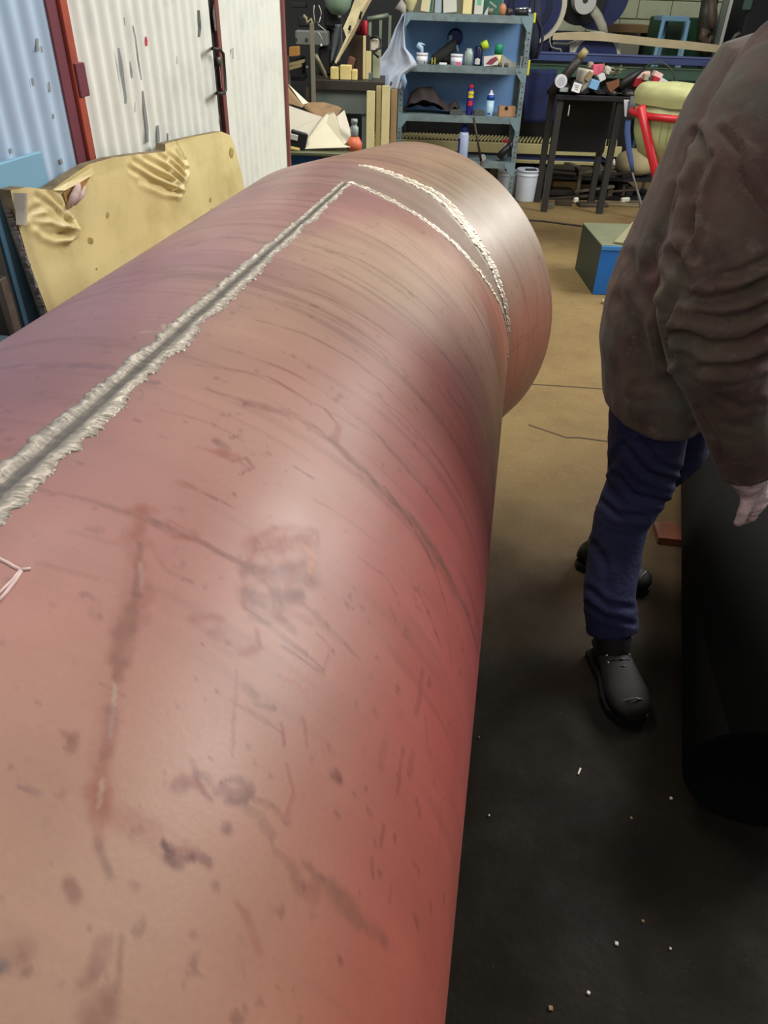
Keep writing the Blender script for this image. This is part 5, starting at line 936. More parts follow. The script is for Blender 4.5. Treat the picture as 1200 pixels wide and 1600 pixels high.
def tbox(x0_, x1_, y0_, y1_, lab, m, name='carton', cat='box', dy=.05, R=None, lift=0, dep=.08, bev=.004):
    bb = TB2+dy; cx, zc, w, h_ = span(x0_, y0_, x1_, y1_, bb); mb = MB(); mb.box((cx, bb+dep/2, max(zc, zt2)+h_/2), (w, dep, h_), R, bev); return mb.build(name, m, label=lab, cat=cat, group=G5)
dkh = mat('greasy_black', (34, 34, 36), .8, var=.4, scale=12)
mb = MB(); mb.grid(lambda u, v: ((x0+.04)+(x1-x0-.08)*u, TB2+.04+.42*v, zt2+.003+(.05+.035*math.sin(u*19)+.03*math.sin(u*37+v*7)+.03*math.sin(v*11+u*5))*math.sin(math.pi*min(max(v, .02), .98))**.6*math.sin(math.pi*min(max(u, .02), .98))**.3), 50, 16); mb.build('heap_of_grinding_dust', dkh, label='low black heap of greasy rags covering the steel table', cat='rags', group=G5)
t = thing('dark_tube', W(890, 110, TB2+.05), 'dark tube with a tan end plug leaning off the left of the black table', 'tube'); mb = MB(); a = W(862, 150, TB2+.12); a[2] = zt2; e = W(908, 88, TB2+.02); mb.cyl(a, e, .05, .035); mb.build('tube_body', P_('tube_dark', (40, 34, 30)), parent=t); mb = MB(); d = (e-a)/np.linalg.norm(e-a); mb.cyl(e-d*.01, e+d*.06, .037, .030); mb.build('end_plug', P_('tan_plug', (156, 142, 100)), parent=t)
mb = MB(); c = W(912, 124, TB2+.12); mb.lathe([(.045,0),(.055,.04),(.072,.17),(.07,.19)], (c[0], TB2+.2, zt2), 20, R=roty(.12)); mb.build('enamel_mug', P_('mug_cream', (206, 198, 178)), label='cream cup standing at the back of the black table near the tan plug', cat='cup', group=G5)
t = thing('tape_roll', W(877, 135, TB2-.0), 'white round roll standing at the left end of the black table', 'tape roll', G5); mb = MB(); c = W(877, 127, TB2+.0); mb.cyl(c, c+(0,.05,0), .052, n=24); mb.build('roll', P_('roll_white', (206, 208, 214)), parent=t); mb = MB(); mb.cyl(c-(0,.002,0), c+(0,.01,0), .034, n=20); mb.build('core', P_('roll_core', (176, 180, 190)), parent=t)
tbox(875, 888, 137, 144, 'small flat grey box under the white round roll', P_('pale_grey_box', (150, 158, 160)), dy=-.0, dep=.04)
o_ = tbox(894, 909, 128, 144, 'tilted black box with a white printed label on the black table', P_('black_plastic', (22,24,26)), dy=-.02, R=roty(.25)@rotx(-.3)); c = o_['_o']; mb = MB(); q = W(901, 137, TB2-.045); mb.box(q, (.075, .004, .07), roty(.22), .002); mb.build('white_label', P_('label_white2', (226, 228, 230)), parent=o_)
for k in range(3): mb = MB(); mb.box(q+np.array((0, -.003, .016-.014*k)), (.04-.008*k, .002, .004), roty(.22)); mb.build('printed_line', P_('print_grey', (90,90,96)), parent=o_)
tbox(927, 943, 101, 117, 'pink box among the clutter on the black table', P_('pink_box', (214, 96, 124)), dy=.22, R=roty(-.1), dep=.08); tbox(922, 936, 125, 140, 'light blue box at the front of the black table', P_('sky_box', (120, 170, 214)), dy=.0, R=roty(.25))
tbox(917, 925, 112, 128, 'tan wooden wedge between cream cup and blue box', P_('tan_wedge', (150, 126, 90)), name='wedge', cat='wedge', dy=.1, R=roty(.5)); tbox(944, 956, 104, 118, 'pale grey rounded block right of the pink box', P_('pale_block', (186, 184, 174)), name='block', cat='block', dy=.18, bev=.02, R=roty(.5)); tbox(936, 946, 116, 127, 'white folded paper left of the brown leaf shaped scrap', P_('paper_white', (204,206,206)), name='folded_paper', cat='paper', dy=.08, R=roty(-.5)); tbox(920, 928, 97, 108, 'small beige bottle top behind the pink box', P_('beige_cap', (164, 152, 130)), name='bottle_top', cat='bottle top', dy=.3, bev=.01, lift=0)
mb = MB(); c = W(957, 134, TB2+.02); mb.prism([c+(-.06,0,.02), c+(-.03,0,-.03), c+(0,0,-.055), c+(.03,0,-.02), c+(.06,0,.0), c+(.05,0,.055), c+(0,0,.035)], (0,.02,0)); mb.build('rusty_scrap', P_('rust_scrap', (116, 74, 50), var=.3), label='rusty brown star shaped scrap hanging over the table edge', cat='scrap', group=G5)
mb = MB()
for k in range(9): a = W(955+RNG.uniform(-8, 14), 108+RNG.uniform(-6, 8), TB2+.2); P = [a+np.array((RNG.uniform(-.09, .09), RNG.uniform(-.04, .04), RNG.uniform(-.04, .045))) for _ in range(4)]; mb.tube(P, .005, 5)
mb.build('swarf_bundle', P_('olive_wire', (134, 134, 104), metal=.3), label='tangle of olive grey wire in the middle of the black table', cat='wire', group=G5, kind='stuff')
t = thing('black_hose', W(985, 130, TB2+.1), 'black hose end with a thin cable loop rising from the table', 'hose', G5); mb = MB(); mb.tube([W(966, 138, TB2+.08), W(985, 122, TB2+.1), W(1008, 106, TB2+.12)], [.045,.035,.015], 10); mb.build('hose', P_('cable_black', (18,18,18)), parent=t); mb = MB(); mb.tube([W(x, y, TB2+.12) for x, y in ((1004,108),(1018,98),(1034,97),(1046,105),(1054,118),(1053,130))], .006, 6); mb.build('cable_loop', P_('loop_dark', (50, 56, 50)), parent=t)
redb = P_('box_red', (170, 34, 48)); wb2 = P_('box_pinkwhite', (222, 186, 180))
tbox(991, 1006, 122, 136, 'dark red box with a pinkish white lid left of its twin', redb, dy=.1); tbox(1019, 1029, 120, 138, 'slanted red box standing near the yellow tub', redb, dy=.06, R=roty(.35)); tbox(994, 1016, 113, 122, 'pinkish white flap lying over the dark red box', wb2, name='carton_flap', dy=.1, R=roty(-.15)); tbox(1022, 1036, 113, 122, 'pinkish white box on top of the slanted red box', wb2, dy=.08, R=roty(.35)); tbox(1029, 1044, 124, 138, 'crumpled white paper right of the slanted red box', P_('paper_white', (204,206,206)), name='crumpled_paper', cat='paper', dy=.04, R=roty(.4)); tbox(1007, 1014, 116, 126, 'small brownish grey bottle between the two red boxes', P_('beige_cap', (164,152,130)), name='small_bottle', cat='bottle', dy=.02)
for k, (xx, dd) in enumerate(((884, 0), (958, .02), (985, 0))):
    mb = MB(); mb.lathe([(.055,0),(.055,.03),(.02,.05)] if k else [(.04,0),(.04,.05),(.03,.055)], (xat(xx, 145, TB2+.05), TB2+.08+dd, zt2), 14); mb.build('steel_cup', steel_dk, label=['dark steel cup beside the white round roll', 'dark steel flange under the rusty scrap', 'dark steel flange in front of the red box'][k], cat='steel part', group=G5)
# strap, white strip, sack, rack of steel stock
t = thing('blue_strap', W(980, 220, TB2-.03), 'blue webbing strap with grey upper end hanging from the black table', 'strap')
mb = MB(); mb.tube([W(x, y, TB2-.05) for x, y in ((985,158),(983,182),(981,192),(980,205),(982,230),(986,252),(989,270))], [.022,.024,.026,.028,.026,.022,.016], 8, ry=.006, upv=(1,0,0)); mb.build('webbing', P_('strap_blue', (66, 88, 138)), parent=t)
mb = MB(); mb.tube([W(x, y, TB2-.06) for x, y in ((990,150),(987,170),(984,186))], [.03,.03,.034], 8, ry=.008, upv=(1,0,0)); mb.build('grey_end', P_('strap_grey', (70, 72, 74)), parent=t)
mb = MB(); mb.tube([W(x, y, TB2-.08) for x, y in ((988,270),(993,288),(998,306))]+[Z(1006, 340, .02)], [.008,.008,.012,.02], 6); mb.build('cord', P_('cord_grey', (120,118,124)), parent=t)
mb = MB(); mb.prism([W(975, 156, TB2-.01), W(983, 156, TB2-.01), W(983, 184, TB2-.01), W(976, 182, TB2-.01)], (0,.006,0)); mb.build('white_strip', P_('strip_white', (210,212,208)), label='white strip hanging below the table edge beside the strap', cat='strip')
mb = MB(); mb.tube([W(890, 164, TB2+.0), W(889, 172, TB2+.0), W(887.5, 181, TB2)], [.003,.004,.008], 6); mb.build('hanging_hook', P_('hook_white', (200,200,190)), label='thin bright hook hanging under the left part of the black table', cat='hook')
# rack of steel offcuts on the floor
RK = 7.98; rx0, rx1 = xat(840, 300, RK), xat(1030, 300, RK)
rack = thing('stock_rack', ((rx0+rx1)/2, RK+.35, 0), 'low dark steel rack with two tiers for steel stock on the floor', 'rack'); zr1, zr2 = zat(900, 306, RK), zat(900, 277, RK)
for z_ in (zr1, zr2): mb = MB(); mb.box(((rx0+rx1)/2, RK+.25, z_-.012), (rx1-rx0, .5, .024)); mb.build('tier', darkm, parent=rack)
for xx in (rx0+.02, xat(902, 300, RK), rx1-.02):
    mb = MB(); top_ = zat(905, 262, RK) if xx == xat(902, 300, RK) else zr2; mb.box((xx, RK-.005, top_/2), (.035, .012, top_)); mb.box((xx, RK+.49, zr2/2), (.035, .012, zr2)); mb.build('upright', P_('rack_upright', (96, 90, 76), metal=.2), parent=rack)
G6 = 'steel offcuts on the stock rack'; scol = [P_('steel_brown', (74, 64, 54), metal=.3, var=.3), P_('steel_grey', (104, 98, 86), metal=.3, var=.3), P_('steel_dark2', (46, 42, 40), metal=.3, var=.3)]
def offcut(x0_, x1_, y0_, y1_, tier, dy, m, lab, name='steel_offcut', cat='offcut', R=None, dep=.25):
    base = {2: zr2, 1: zr1, 0: 0.0}[tier]; R = rotz(RNG.uniform(-.45, .45))@roty(0) if 'timber' not in name else R; bb = RK+dy if tier else dy; cx, zc, w, h_ = span(x0_, y0_, x1_, y1_, bb); mb = MB(); mb.box((cx, bb+dep/2, base+h_/2+.001), (w, dep, h_), R, .004); return mb.build(name, m, label=lab, cat=cat, group=G6)
for a in (
 (862, 900, 266, 276, 2, .05, scol[2], 'dark flat bars stacked left of the rack post, upper tier'), (905, 930, 268, 277, 2, .05, scol[0], 'brown flat bar right of the rack post, upper tier'), (932, 944, 262, 276, 2, .1, scol[1], 'grey notched steel piece on the upper tier'), (946, 962, 266, 277, 2, .02, scol[0], 'brown angle piece under the cream sack, upper tier'), (964, 985, 268, 277, 2, .06, scol[2], 'dark block behind the blue strap, upper tier'), (892, 903, 264, 272, 2, .3, scol[1], 'small grey block behind the rack post, upper tier'),
 (864, 901, 281, 298, 1, .15, P_('timber_ochre', (168, 140, 86), var=.15), 'ochre timber plank end on the lower tier, left of the post'), (906, 934, 284, 296, 1, .2, P_('timber_brown2', (124, 100, 66), var=.15), 'brown timber plank end on the lower tier, right of the post'), (936, 950, 284, 300, 1, .05, scol[2], 'dark square tube end on the lower tier'), (952, 962, 288, 306, 1, -.0, scol[1], 'upright grey plate on the lower tier'), (966, 976, 286, 306, 1, .04, scol[0], 'narrow brown plate on the lower tier'), (980, 990, 288, 304, 1, .03, scol[2], 'small dark block on the lower tier beside the strap cord'), (856, 896, 298, 306, 1, -.02, scol[2], 'flat dark plate at the front of the lower tier, left')):
    offcut(*a[:6], a[6], a[7], name='timber_offcut' if 'timber' in a[7] else 'steel_offcut', cat='timber' if 'timber' in a[7] else 'offcut')
for k, (xa_, ya_, xb3, yb4, rr_, m, lab) in enumerate(((858,268,900,272,.012,scol[0],'long thin brown bar lying along the upper tier, left end'), (904,272,960,262,.012,scol[1],'grey bar slanting up to the right on the upper tier'), (930,276,985,270,.016,scol[2],'thick dark bar across the upper tier below the sack'), (898,300,960,292,.014,scol[1],'grey bar slanting across the lower tier'), (950,300,1000,296,.012,scol[0],'brown bar at the right end of the lower tier'), (846,312,925,306,.016,scol[0],'brown bar lying along the foot of the rack'))):
    a = W(xa_, ya_, RK-.06); e = W(xb3, yb4, RK-.03); mb = MB(); mb.tube([a, e], rr_, 6, sm=False); mb.build('steel_bar', m, label=lab, cat='steel bar', group='loose bars on the stock rack')
for k, (px, py, w, d, h_, rz, m, lab) in enumerate(((857, 325, .09, .07, .05, .2, scol[1], 'small grey steel block on the floor below the white pail'), (880, 320, .16, .10, .05, -.1, scol[0], 'brown steel block on the floor in front of the rack, left'), (925, 322, .30, .12, .03, .15, scol[0], 'flat brown steel plate on the floor in front of the rack'), (968, 320, .50, .16, .02, -.08, P_('tan_plate', (120, 108, 82)), 'wide tan grey plate on the floor behind the blue tool box'), (942, 312, .06, .06, .12, 0, scol[2], 'upright dark steel stub on the floor in front of the rack'), (1000, 318, .35, .10, .02, .1, P_('tan_plate', (120,108,82)), 'tan grey plate on the floor behind the worker'))):
    c = Z(px, py, 0); mb = MB(); mb.box((c[0], c[1], h_/2+.0), (w, d, h_), rotz(rz), .004); mb.build('steel_offcut' if k != 5 else 'floor_plate', m, label=lab, cat='offcut', group='offcuts on the floor before the rack')
for k, (px, py) in enumerate(((896, 314), (972, 314))): c = Z(px, py, 0); mb = MB(); mb.box((c[0], c[1]-.1+.0, .03+(.0 if k == 0 else 0)), (.05 if k == 0 else .10, .04, .05), rotz(.4), .01); mb.build('paper_scrap', P_('scrap_white', (220,216,200)), label=['small white scrap on the floor below the ochre timber', 'white scrap on the floor near the tan plate'][k], cat='scrap')
c = W(968, 262, RK+.3); t = thing('cream_sack', (c[0]+.12, RK+.25, zr2), 'lumpy cream sack on the steel rack behind the blue strap', 'sack'); mb = MB(); hh = zat(985, 232, RK+.3)-zr2
mb.lathe([(.10,0),(.19,.04),(.21,hh*.45),(.17,hh*.8),(.07,hh)], (xat(988, 250, RK+.35), RK+.25, zr2), 18); mb.build('sack_body', P_('sack_cream', (186, 172, 132), var=.12, rough=.9), parent=t)
mb = MB(); mb.lathe([(.025,0),(.018,.03),(.006,.06)], (xat(956, 256, RK+.1), RK+.05, zat(956, 258, RK+.05)), 12); mb.tube([(xat(956, 252, RK+.1), RK+.05, zat(956, 254, RK+.05)), W(948, 248, RK+.05), W(936, 241, RK+.05)], .004, 6); mb.build('oil_can', P_('bright_white_metal', (224,224,216), metal=.3), label='tiny bright funnel with a thin spout left of the cream sack', cat='oil can')

# white pail and its half hidden neighbour
def pail(px0, px1, ytop, ybot, lab, bshift=0):
    c = Z((px0+px1)/2, ybot-3, 0); b = c[1]; w = xat(px1, (ytop+ybot)/2, b)-xat(px0, (ytop+ybot)/2, b); h_ = zat((px0+px1)/2, ytop+3, b); t = thing('plastic_pail', (c[0], b, 0), lab, 'pail', 'white pails'); pm = P_('pail_white', (214, 224, 240), rough=.35)
    cx = (xat(px0, (ytop+ybot)/2, b)+xat(px1, (ytop+ybot)/2, b))/2
    mb = MB(); mb.lathe([(w*.42,0),(w*.44,.01),(w*.485,h_*.80),(w*.485,h_*.82)], (cx, b, 0), 28); mb.build('pail_body', pm, parent=t)
    mb = MB(); mb.lathe([(w*.49,h_*.81),(w*.505,h_*.82),(w*.505,h_*.86),(w*.49,h_*.87),(w*.49,h_*.95),(w*.51,h_*.955),(w*.51,h_),(w*.46,h_),(w*.455,h_*.97),(.01,h_*.97)], (cx, b, 0), 28); mb.build('pail_lid', pm, parent=t); return t, cx, b, h_, w
t, cx, b, h_, w = pail(805, 841, 261, 316, 'white plastic pail on the floor right of the shelf unit'); mb = MB(); mb.box((cx+.02, b-.02, h_*.985), (.11, .05, .02), rotz(.3), .006); mb.build('dirty_lid_hole', P_('lid_dark', (60,60,62)), parent=t)
pail(776, 806, 262, 312, 'white pail half hidden behind the right post of the shelf unit')

# ------------------------------------------------------------------ yellow tub in its red frame
UB = 5.9; tubm = mat('pale_green_yellow', (184, 194, 142), .5, var=.06, scale=5); clothm = mat('yellow_green_cover', (168, 170, 118), .8, var=.10, scale=6); redt = P_('tube_red', (196, 34, 44), rough=.35)
cx = (xat(1012, 175, UB)+xat(1150, 175, UB))/2; rw = (xat(1150, 175, UB)-xat(1012, 175, UB))/2; zt_ = zat(1060, 168, UB); zb_2 = zat(1080, 262, UB)
t = thing('mixing_tub', (cx, UB+rw, 0), 'pale yellow green tub with a cloth cover in a red tubular frame', 'tub')
mb = MB(); H2 = zt_-zb_2; mb.lathe([(rw*.45,zb_2),(rw*.72,zb_2+H2*.12),(rw*.90,zb_2+H2*.45),(rw*1.0,zt_)], (cx, UB+rw, 0), 36); mb.build('tub_body', tubm, parent=t)
mb = MB(); zc = zat(1060, 137, UB+.05)
def cov(u, v):
    a = 2*math.pi*u; r_ = rw*(1.12 if v < .12 else 1.12-.0*v); w_ = 1+.006*math.sin(a*9)+.004*math.sin(a*17); r_ = rw*np.interp(v, [0,.25,.45,1], [1.04,1.07,.97,.02])*w_; z_ = np.interp(v, [0,.25,.45,1], [zt_-.01,zt_+(zc-zt_)*.55,zc-.005,zc+.005])+.003*math.sin(a*7+v*9); return (cx+r_*math.cos(a), UB+rw+r_*math.sin(a), z_)
mb.grid(cov, 72, 14); mb.build('cloth_cover', clothm, parent=t)
mb = MB(); ring = [(cx+rw*1.05*math.cos(a), UB+rw+rw*1.05*math.sin(a), zat(1050, 186, UB)) for a in np.linspace(0, 2*math.pi, 41)]; mb.tube(ring, .024, 8, cap=False); mb.build('frame_ring', redt, parent=t)
for k, a in enumerate((math.radians(195), math.radians(-35), math.radians(60), math.radians(130))):
    p = np.array((cx+rw*1.07*math.cos(a), UB+rw+rw*1.07*math.sin(a), zt_-.0)); q = np.array((cx+rw*.25*math.cos(a)+(.20 if k == 0 else .04), UB+rw+rw*.6*math.sin(a), 0)); 
    if k == 0:
        p = W(1001, 166, UB+.12); m_ = W(1031, 300, UB+.12); q = p+(m_-p)*(p[2]/(p[2]-m_[2]))
    if k == 1: p = p+np.array((.02,0,0)); q = q+np.array((.25,.0,0))
    if k == 3: p = p+np.array((.12,0,0)); q = q+np.array((.38,.1,0))
    mb = MB(); mb.tube([p, p*.5+q*.5, q], .032, 10); mb.build('frame_leg', redt, parent=t)
# faint moulded mark on the tub
mb = MB(); R_ = rw*1.0
for (u0, u1, va, vb) in ((-.62, -.60, .35, .85), (-.44, -.42, .35, .85), (-.62, -.42, .83, .87), (-.75, -.40, .22, .26)):
    mb.grid(lambda u, v: (lambda zz, aa: (cx+(np.interp(zz, [.0,.12,.45,1], [rw*.45,rw*.72,rw*.90,rw])+.002)*math.sin(aa), UB+rw-(np.interp(zz, [.0,.12,.45,1], [rw*.45,rw*.72,rw*.90,rw])+.002)*math.cos(aa), zb_2+H2*zz))(va+(vb-va)*v, u0+(u1-u0)*u), 6, 6)
mb.build('moulded_mark', P_('mark_olive', (160, 164, 100)), parent=t)

# ------------------------------------------------------------------ blue tool box, flat bar, floor cable
fl_ = Z(925, 460, 0); bl_ = Z(898, 420, 0); dv = (bl_-fl_); dep_ = np.linalg.norm(dv); dv /= dep_; rv_ = np.array([dv[1], -dv[0], 0]); wid_ = .62; hgt_ = .33
t = thing('tool_box', (fl_+bl_)/2+rv_*wid_/2, 'blue fronted steel tool box with a grey green lid on the floor', 'tool box'); R_ = np.stack([rv_, dv, np.array((0,0,1.))], 1)
cc = (fl_+bl_)/2+rv_*wid_/2+np.array((0,0,hgt_/2)); mb = MB(); mb.box(cc, (wid_, dep_, hgt_), R_, .004); mb.build('body', P_('box_dark_green', (44, 58, 54), var=.1), parent=t)
mb = MB(); mb.box(cc-dv*(dep_/2+.002)+np.array((0,0,-.0)), (wid_-.004, .006, hgt_-.004), R_, .002); mb.build('blue_front', P_('box_blue', (30, 108, 190), rough=.4), parent=t)
mb = MB(); mb.box(cc+np.array((0,0,hgt_/2+.004)), (wid_+.004, dep_+.006, .01), R_, .003); mb.build('lid', P_('lid_green_grey', (112, 116, 92), var=.1), parent=t)
mb = MB(); mb.box(cc-dv*(dep_/2+.006)+np.array((0,0,hgt_/2-.012)), (wid_, .008, .028), R_, .002); mb.build('lid_edge', P_('lid_blue', (60, 130, 200)), parent=t)
hp = cc-dv*(dep_/2+.008)-rv_*(wid_/2-.15); mb = MB(); mb.tube([hp+(0,0,.02), hp+(0,0,.02)-dv*.03, hp-dv*.035+(0,0,-.03), hp-dv*.02+(0,0,-.04)-rv_*.03], .006, 7); mb.build('hasp', P_('hasp_dark', (20,26,40)), parent=t); mb = MB(); mb.box(hp+(0,0,.03)+rv_*.0, (.03, .008, .02), R_); mb.build('hasp_plate', P_('bright_steel', (214,218,214)), parent=t)
a = (fl_+rv_*.12+dv*.02); e = (bl_+rv_*.40-dv*.0); a[2] = e[2] = hgt_+.014; mb = MB(); d = (e-a)/np.linalg.norm(e-a); n_ = np.array([d[1], -d[0], 0])*.035; mb.prism([a-n_, a+n_, e+n_, e-n_], (0,0,.008)); mb.build('flat_bar', P_('bar_khaki', (140, 138, 108)), label='khaki flat bar lying diagonally across the tool box lid', cat='flat bar')
mb = MB(); c = Z(942, 474, 0); mb.box(c+np.array((.02,.0,.012)), (.05, .05, .024), rotz(.3), .006); mb.build('floor_scrap', P_('scrap_tan', (186, 170, 130)), label='small pale scrap on the floor in front of the tool box', cat='scrap')
mb = MB(); mb.tube([np.array((*Z(x, y, 0)[:2], .007)) for x, y in ((770,340),(820,345),(850,347),(880,351),(905,354),(925,358))], .007, 6); mb.build('floor_cable', P_('cable_black', (18,18,18)), label='thin black cable on the floor left of the blue tool box', cat='cable')

# ------------------------------------------------------------------ the worker
def fuse(tubes, voxel, smooth_it=6):
    mb = MB()
    for (pts, r, ry, uv) in tubes: mb.tube(pts, r, 20, ry=ry, upv=uv)
    me = mb.mesh('raw'); o = bpy.data.objects.new('raw', me); COL.objects.link(o)
    m = o.modifiers.new('r', 'REMESH'); m.mode = 'VOXEL'; m.voxel_size = voxel
    m = o.modifiers.new('s', 'SMOOTH'); m.factor = .5; m.iterations = smooth_it
    dg = bpy.context.evaluated_depsgraph_get(); me2 = bpy.data.meshes.new_from_object(o.evaluated_get(dg)); bpy.data.objects.remove(o); return me2
def coords(me): a = np.empty(len(me.vertices)*3, np.float32); me.vertices.foreach_get('co', a); n = np.empty(len(me.vertices)*3, np.float32); me.vertices.foreach_get('normal', n); return a.reshape(-1, 3).astype(float), n.reshape(-1, 3).astype(float)
def project(P): v = P-CC; d = v@fw; return 600+FPX*(v@CR)/d, 800-FPX*(v@CU)/d
def wrinkle(me, folds, noise_amp=.006, seed=5, nf=7.0):
    """push creases into cloth along measured lines, plus soft rumpling"""
    P, N = coords(me); x, y = project(P); d = np.zeros(len(P)); facing = (N@(-fw)) > -.15
    for (pts, w, depth) in folds:
        best = np.full(len(P), 1e9); Q = np.array(pts, float)
        for i in range(len(Q)-1):
            e = Q[i+1]-Q[i]; t = np.clip(((x-Q[i,0])*e[0]+(y-Q[i,1])*e[1])/(e@e), 0, 1); end = np.clip(t if i == 0 else 1, 0, 1)
            best = np.minimum(best, np.hypot(x-Q[i,0]-t*e[0], y-Q[i,1]-t*e[1]))
        d -= np.where(facing, depth*np.exp(-(best/w)**2)-.45*depth*np.exp(-((best-1.9*w)/w)**2), 0)
    f1 = fbm(P[:,0]*1+P[:,1]*.7, P[:,2], nf, nf, seed, 4)-.5; f2 = fbm(P[:,1]*1-P[:,0]*.5, P[:,2]*1.6+3, nf*1.7, nf*1.1, seed+9, 3)-.5
    d += noise_amp*2*(f1*1.3+f2*.8); P2 = P+N*d[:, None]
    me.vertices.foreach_set('co', P2.astype(np.float32).ravel()); me.polygons.foreach_set('use_smooth', np.ones(len(me.polygons), dtype=bool)); me.update(); return me
BX = (0, 1, 0)
wk = thing('person', (.72, 1.68, 0), 'person in a brown leather welding jacket and navy trousers leaning over at the right edge', 'person')
# body: one continuous figure (head, neck, trunk, limbs) inside the clothes
sh_n, sh_f = W(1215,150,1.44), W(1262,120,1.80); pel = W(1042,575,1.72); che = W(1150,320,1.64); nek = W(1285,72,1.60)+np.array((-.01,0,.0))
hd = nek+np.array((.085,-.02,.145))
sleeveN = [W(1222,120,1.48), W(1205,190,1.41), W(1165,300,1.35), W(1135,400,1.30), W(1118,480,1.28), W(1122,550,1.29), W(1140,620,1.33), W(1160,690,1.37), W(1170,728,1.39)]
sleeveF = [W(1236,140,1.68), W(1246,150,1.80), np.array((.86,1.87,1.38)), np.array((.93,1.88,1.22)), np.array((1.02,1.83,1.08)), np.array((1.13,1.72,.97)), np.array((1.22,1.62,.89))]
legN = [W(1022,590,1.66), W(1014,650,1.69), W(1008,710,1.72), W(1000,760,1.73), W(970,815,1.70), W(958,880,1.65), W(951,935,1.59), W(955,985,1.555)]
legF = [W(1050,590,1.84), W(1068,650,1.88), W(1062,700,1.92), W(1020,740,1.97), W(975,800,2.0), W(950,850,2.02), W(940,870,2.03)]
torso = [W(1016,632,1.70), W(1022,600,1.70), W(1035,540,1.72), W(1058,470,1.70), W(1095,390,1.67), W(1140,300,1.64), W(1185,205,1.62), W(1232,120,1.61), W(1268,80,1.60)]
body = fuse([(torso[1:], [.09,.10,.105,.105,.10,.10,.085,.05], [.13,.14,.13,.13,.14,.15,.13,.055], (1,0,0)), ([nek-(0.02,0,.06), nek+(.03,0,.05), hd-(0,0,.05)], .055, None, None),
 ([hd+(-.0,0,-.10), hd+(.012,0,-.06), hd, hd+(0,0,.06), hd+(-.01,0,.10)], [.05,.075,.092,.085,.05], [.045,.062,.075,.07,.04], (1,0,0)), ([hd+(.085,0,-.01), hd+(.108,0,-.03), hd+(.09,0,-.04)], [.008,.014,.012], None, None),
 ([hd+(.0,-.07,-.0), hd+(.0,-.085,.01)], [.022,.018], [.012,.01], (1,0,0)), ([hd+(.0,.07,-.0), hd+(.0,.085,.01)], [.022,.018], [.012,.01], (1,0,0)), ([hd+(.07,0,-.062), hd+(.088,0,-.066)], [.02,.012], [.010,.008], BX),
 (sleeveN[0:1]+sleeveN[2:], [.05,.05,.045,.042,.042,.038,.032,.03], None, None), (sleeveF, [.05,.05,.048,.045,.042,.036,.03], None, None), (legN, [.08,.075,.065,.055,.055,.045,.04,.04], None, None), (legF, [.08,.075,.06,.055,.05,.042,.04], None, None)], .011, 4)
skin = mat('skin', (176, 124, 98), .55, var=.06); body.polygons.foreach_set('use_smooth', np.ones(len(body.polygons), dtype=bool)); part('body', body, skin, parent=wk)
for sy in (-1, 1):
    mb = MB(); e = hd+np.array((.083, sy*.031, .008)); mb.lathe([(.001,-.012),(.009,-.008),(.012,0),(.009,.008),(.001,.012)], e, 12); mb.build('eye', P_('eye_white', (226,222,214), rough=.2), parent=wk)
    mb = MB(); mb.cyl(e+(.009,0,-.001), e+(.0125,0,-.001), .0055, n=10); mb.build('iris', P_('iris_brown', (50,32,22)), parent=wk)
mb = MB(); mb.lathe([(.09,-.02),(.099,.02),(.092,.07),(.06,.105),(.01,.118)], hd+np.array((-.012,0,.0)), 24); mb.build('hair', P_('hair_dark', (34,28,24), rough=.9, bump=.4), parent=wk)
# jacket
suede = bpy.data.materials.new('welding_suede')
def suede_material(m):
    m.use_nodes = True; nt = m.node_tree; n = nt.nodes; L = nt.links; b = n['Principled BSDF']; tc = n.new('ShaderNodeTexCoord')
    def ns(sc, det=5, off=0):
        mp = n.new('ShaderNodeMapping'); mp.inputs['Location'].default_value = (off, off, off); L.new(tc.outputs['Object'], mp.inputs[0])
        q = n.new('ShaderNodeTexNoise'); q.inputs['Scale'].default_value = sc; q.inputs['Detail'].default_value = det; q.inputs['Roughness'].default_value = .6; L.new(mp.outputs[0], q.inputs['Vector']); return q.outputs['Fac']
    def rg(s_, a, c, d=0., e=1.):
        q = n.new('ShaderNodeMapRange'); q.inputs[1].default_value = a; q.inputs[2].default_value = c; q.inputs[3].default_value = d; q.inputs[4].default_value = e; L.new(s_, q.inputs[0]); return q.outputs[0]
    def mx(f, a, c):
        q = n.new('ShaderNodeMix'); q.data_type = 'RGBA'; L.new(f, q.inputs[0])
        for v, i in ((a, 6), (c, 7)):
            if isinstance(v, tuple): q.inputs[i].default_value = (*lin(v), 1)
            else: L.new(v, q.inputs[i])
        return q.outputs[2]
    c = mx(rg(ns(4), .4, .62), (88, 78, 66), (84, 60, 56)); c = mx(rg(ns(3.2, 5, 7), .50, .64, 0, .7), c, (84, 88, 80)); c = mx(rg(ns(9, 6, 3), .50, .70, 0, .7), c, (46, 38, 38)); c = mx(rg(ns(16, 5, 5), .58, .74, 0, .55), c, (128, 116, 108))
    L.new(c, b.inputs['Base Color']); b.inputs['Roughness'].default_value = .88; b.inputs['Sheen Weight'].default_value = .08; b.inputs['Specular IOR Level'].default_value = .25
    bp = n.new('ShaderNodeBump'); bp.inputs['Strength'].default_value = .35; bp.inputs['Distance'].default_value = .006; L.new(ns(38, 6), bp.inputs['Height']); L.new(bp.outputs[0], b.inputs['Normal'])
suede_material(suede)
torso = [W(1016,632,1.70), W(1022,600,1.70), W(1035,540,1.72), W(1058,470,1.70), W(1095,390,1.67), W(1140,300,1.64), W(1185,205,1.62), W(1232,120,1.61), W(1268,80,1.60)]
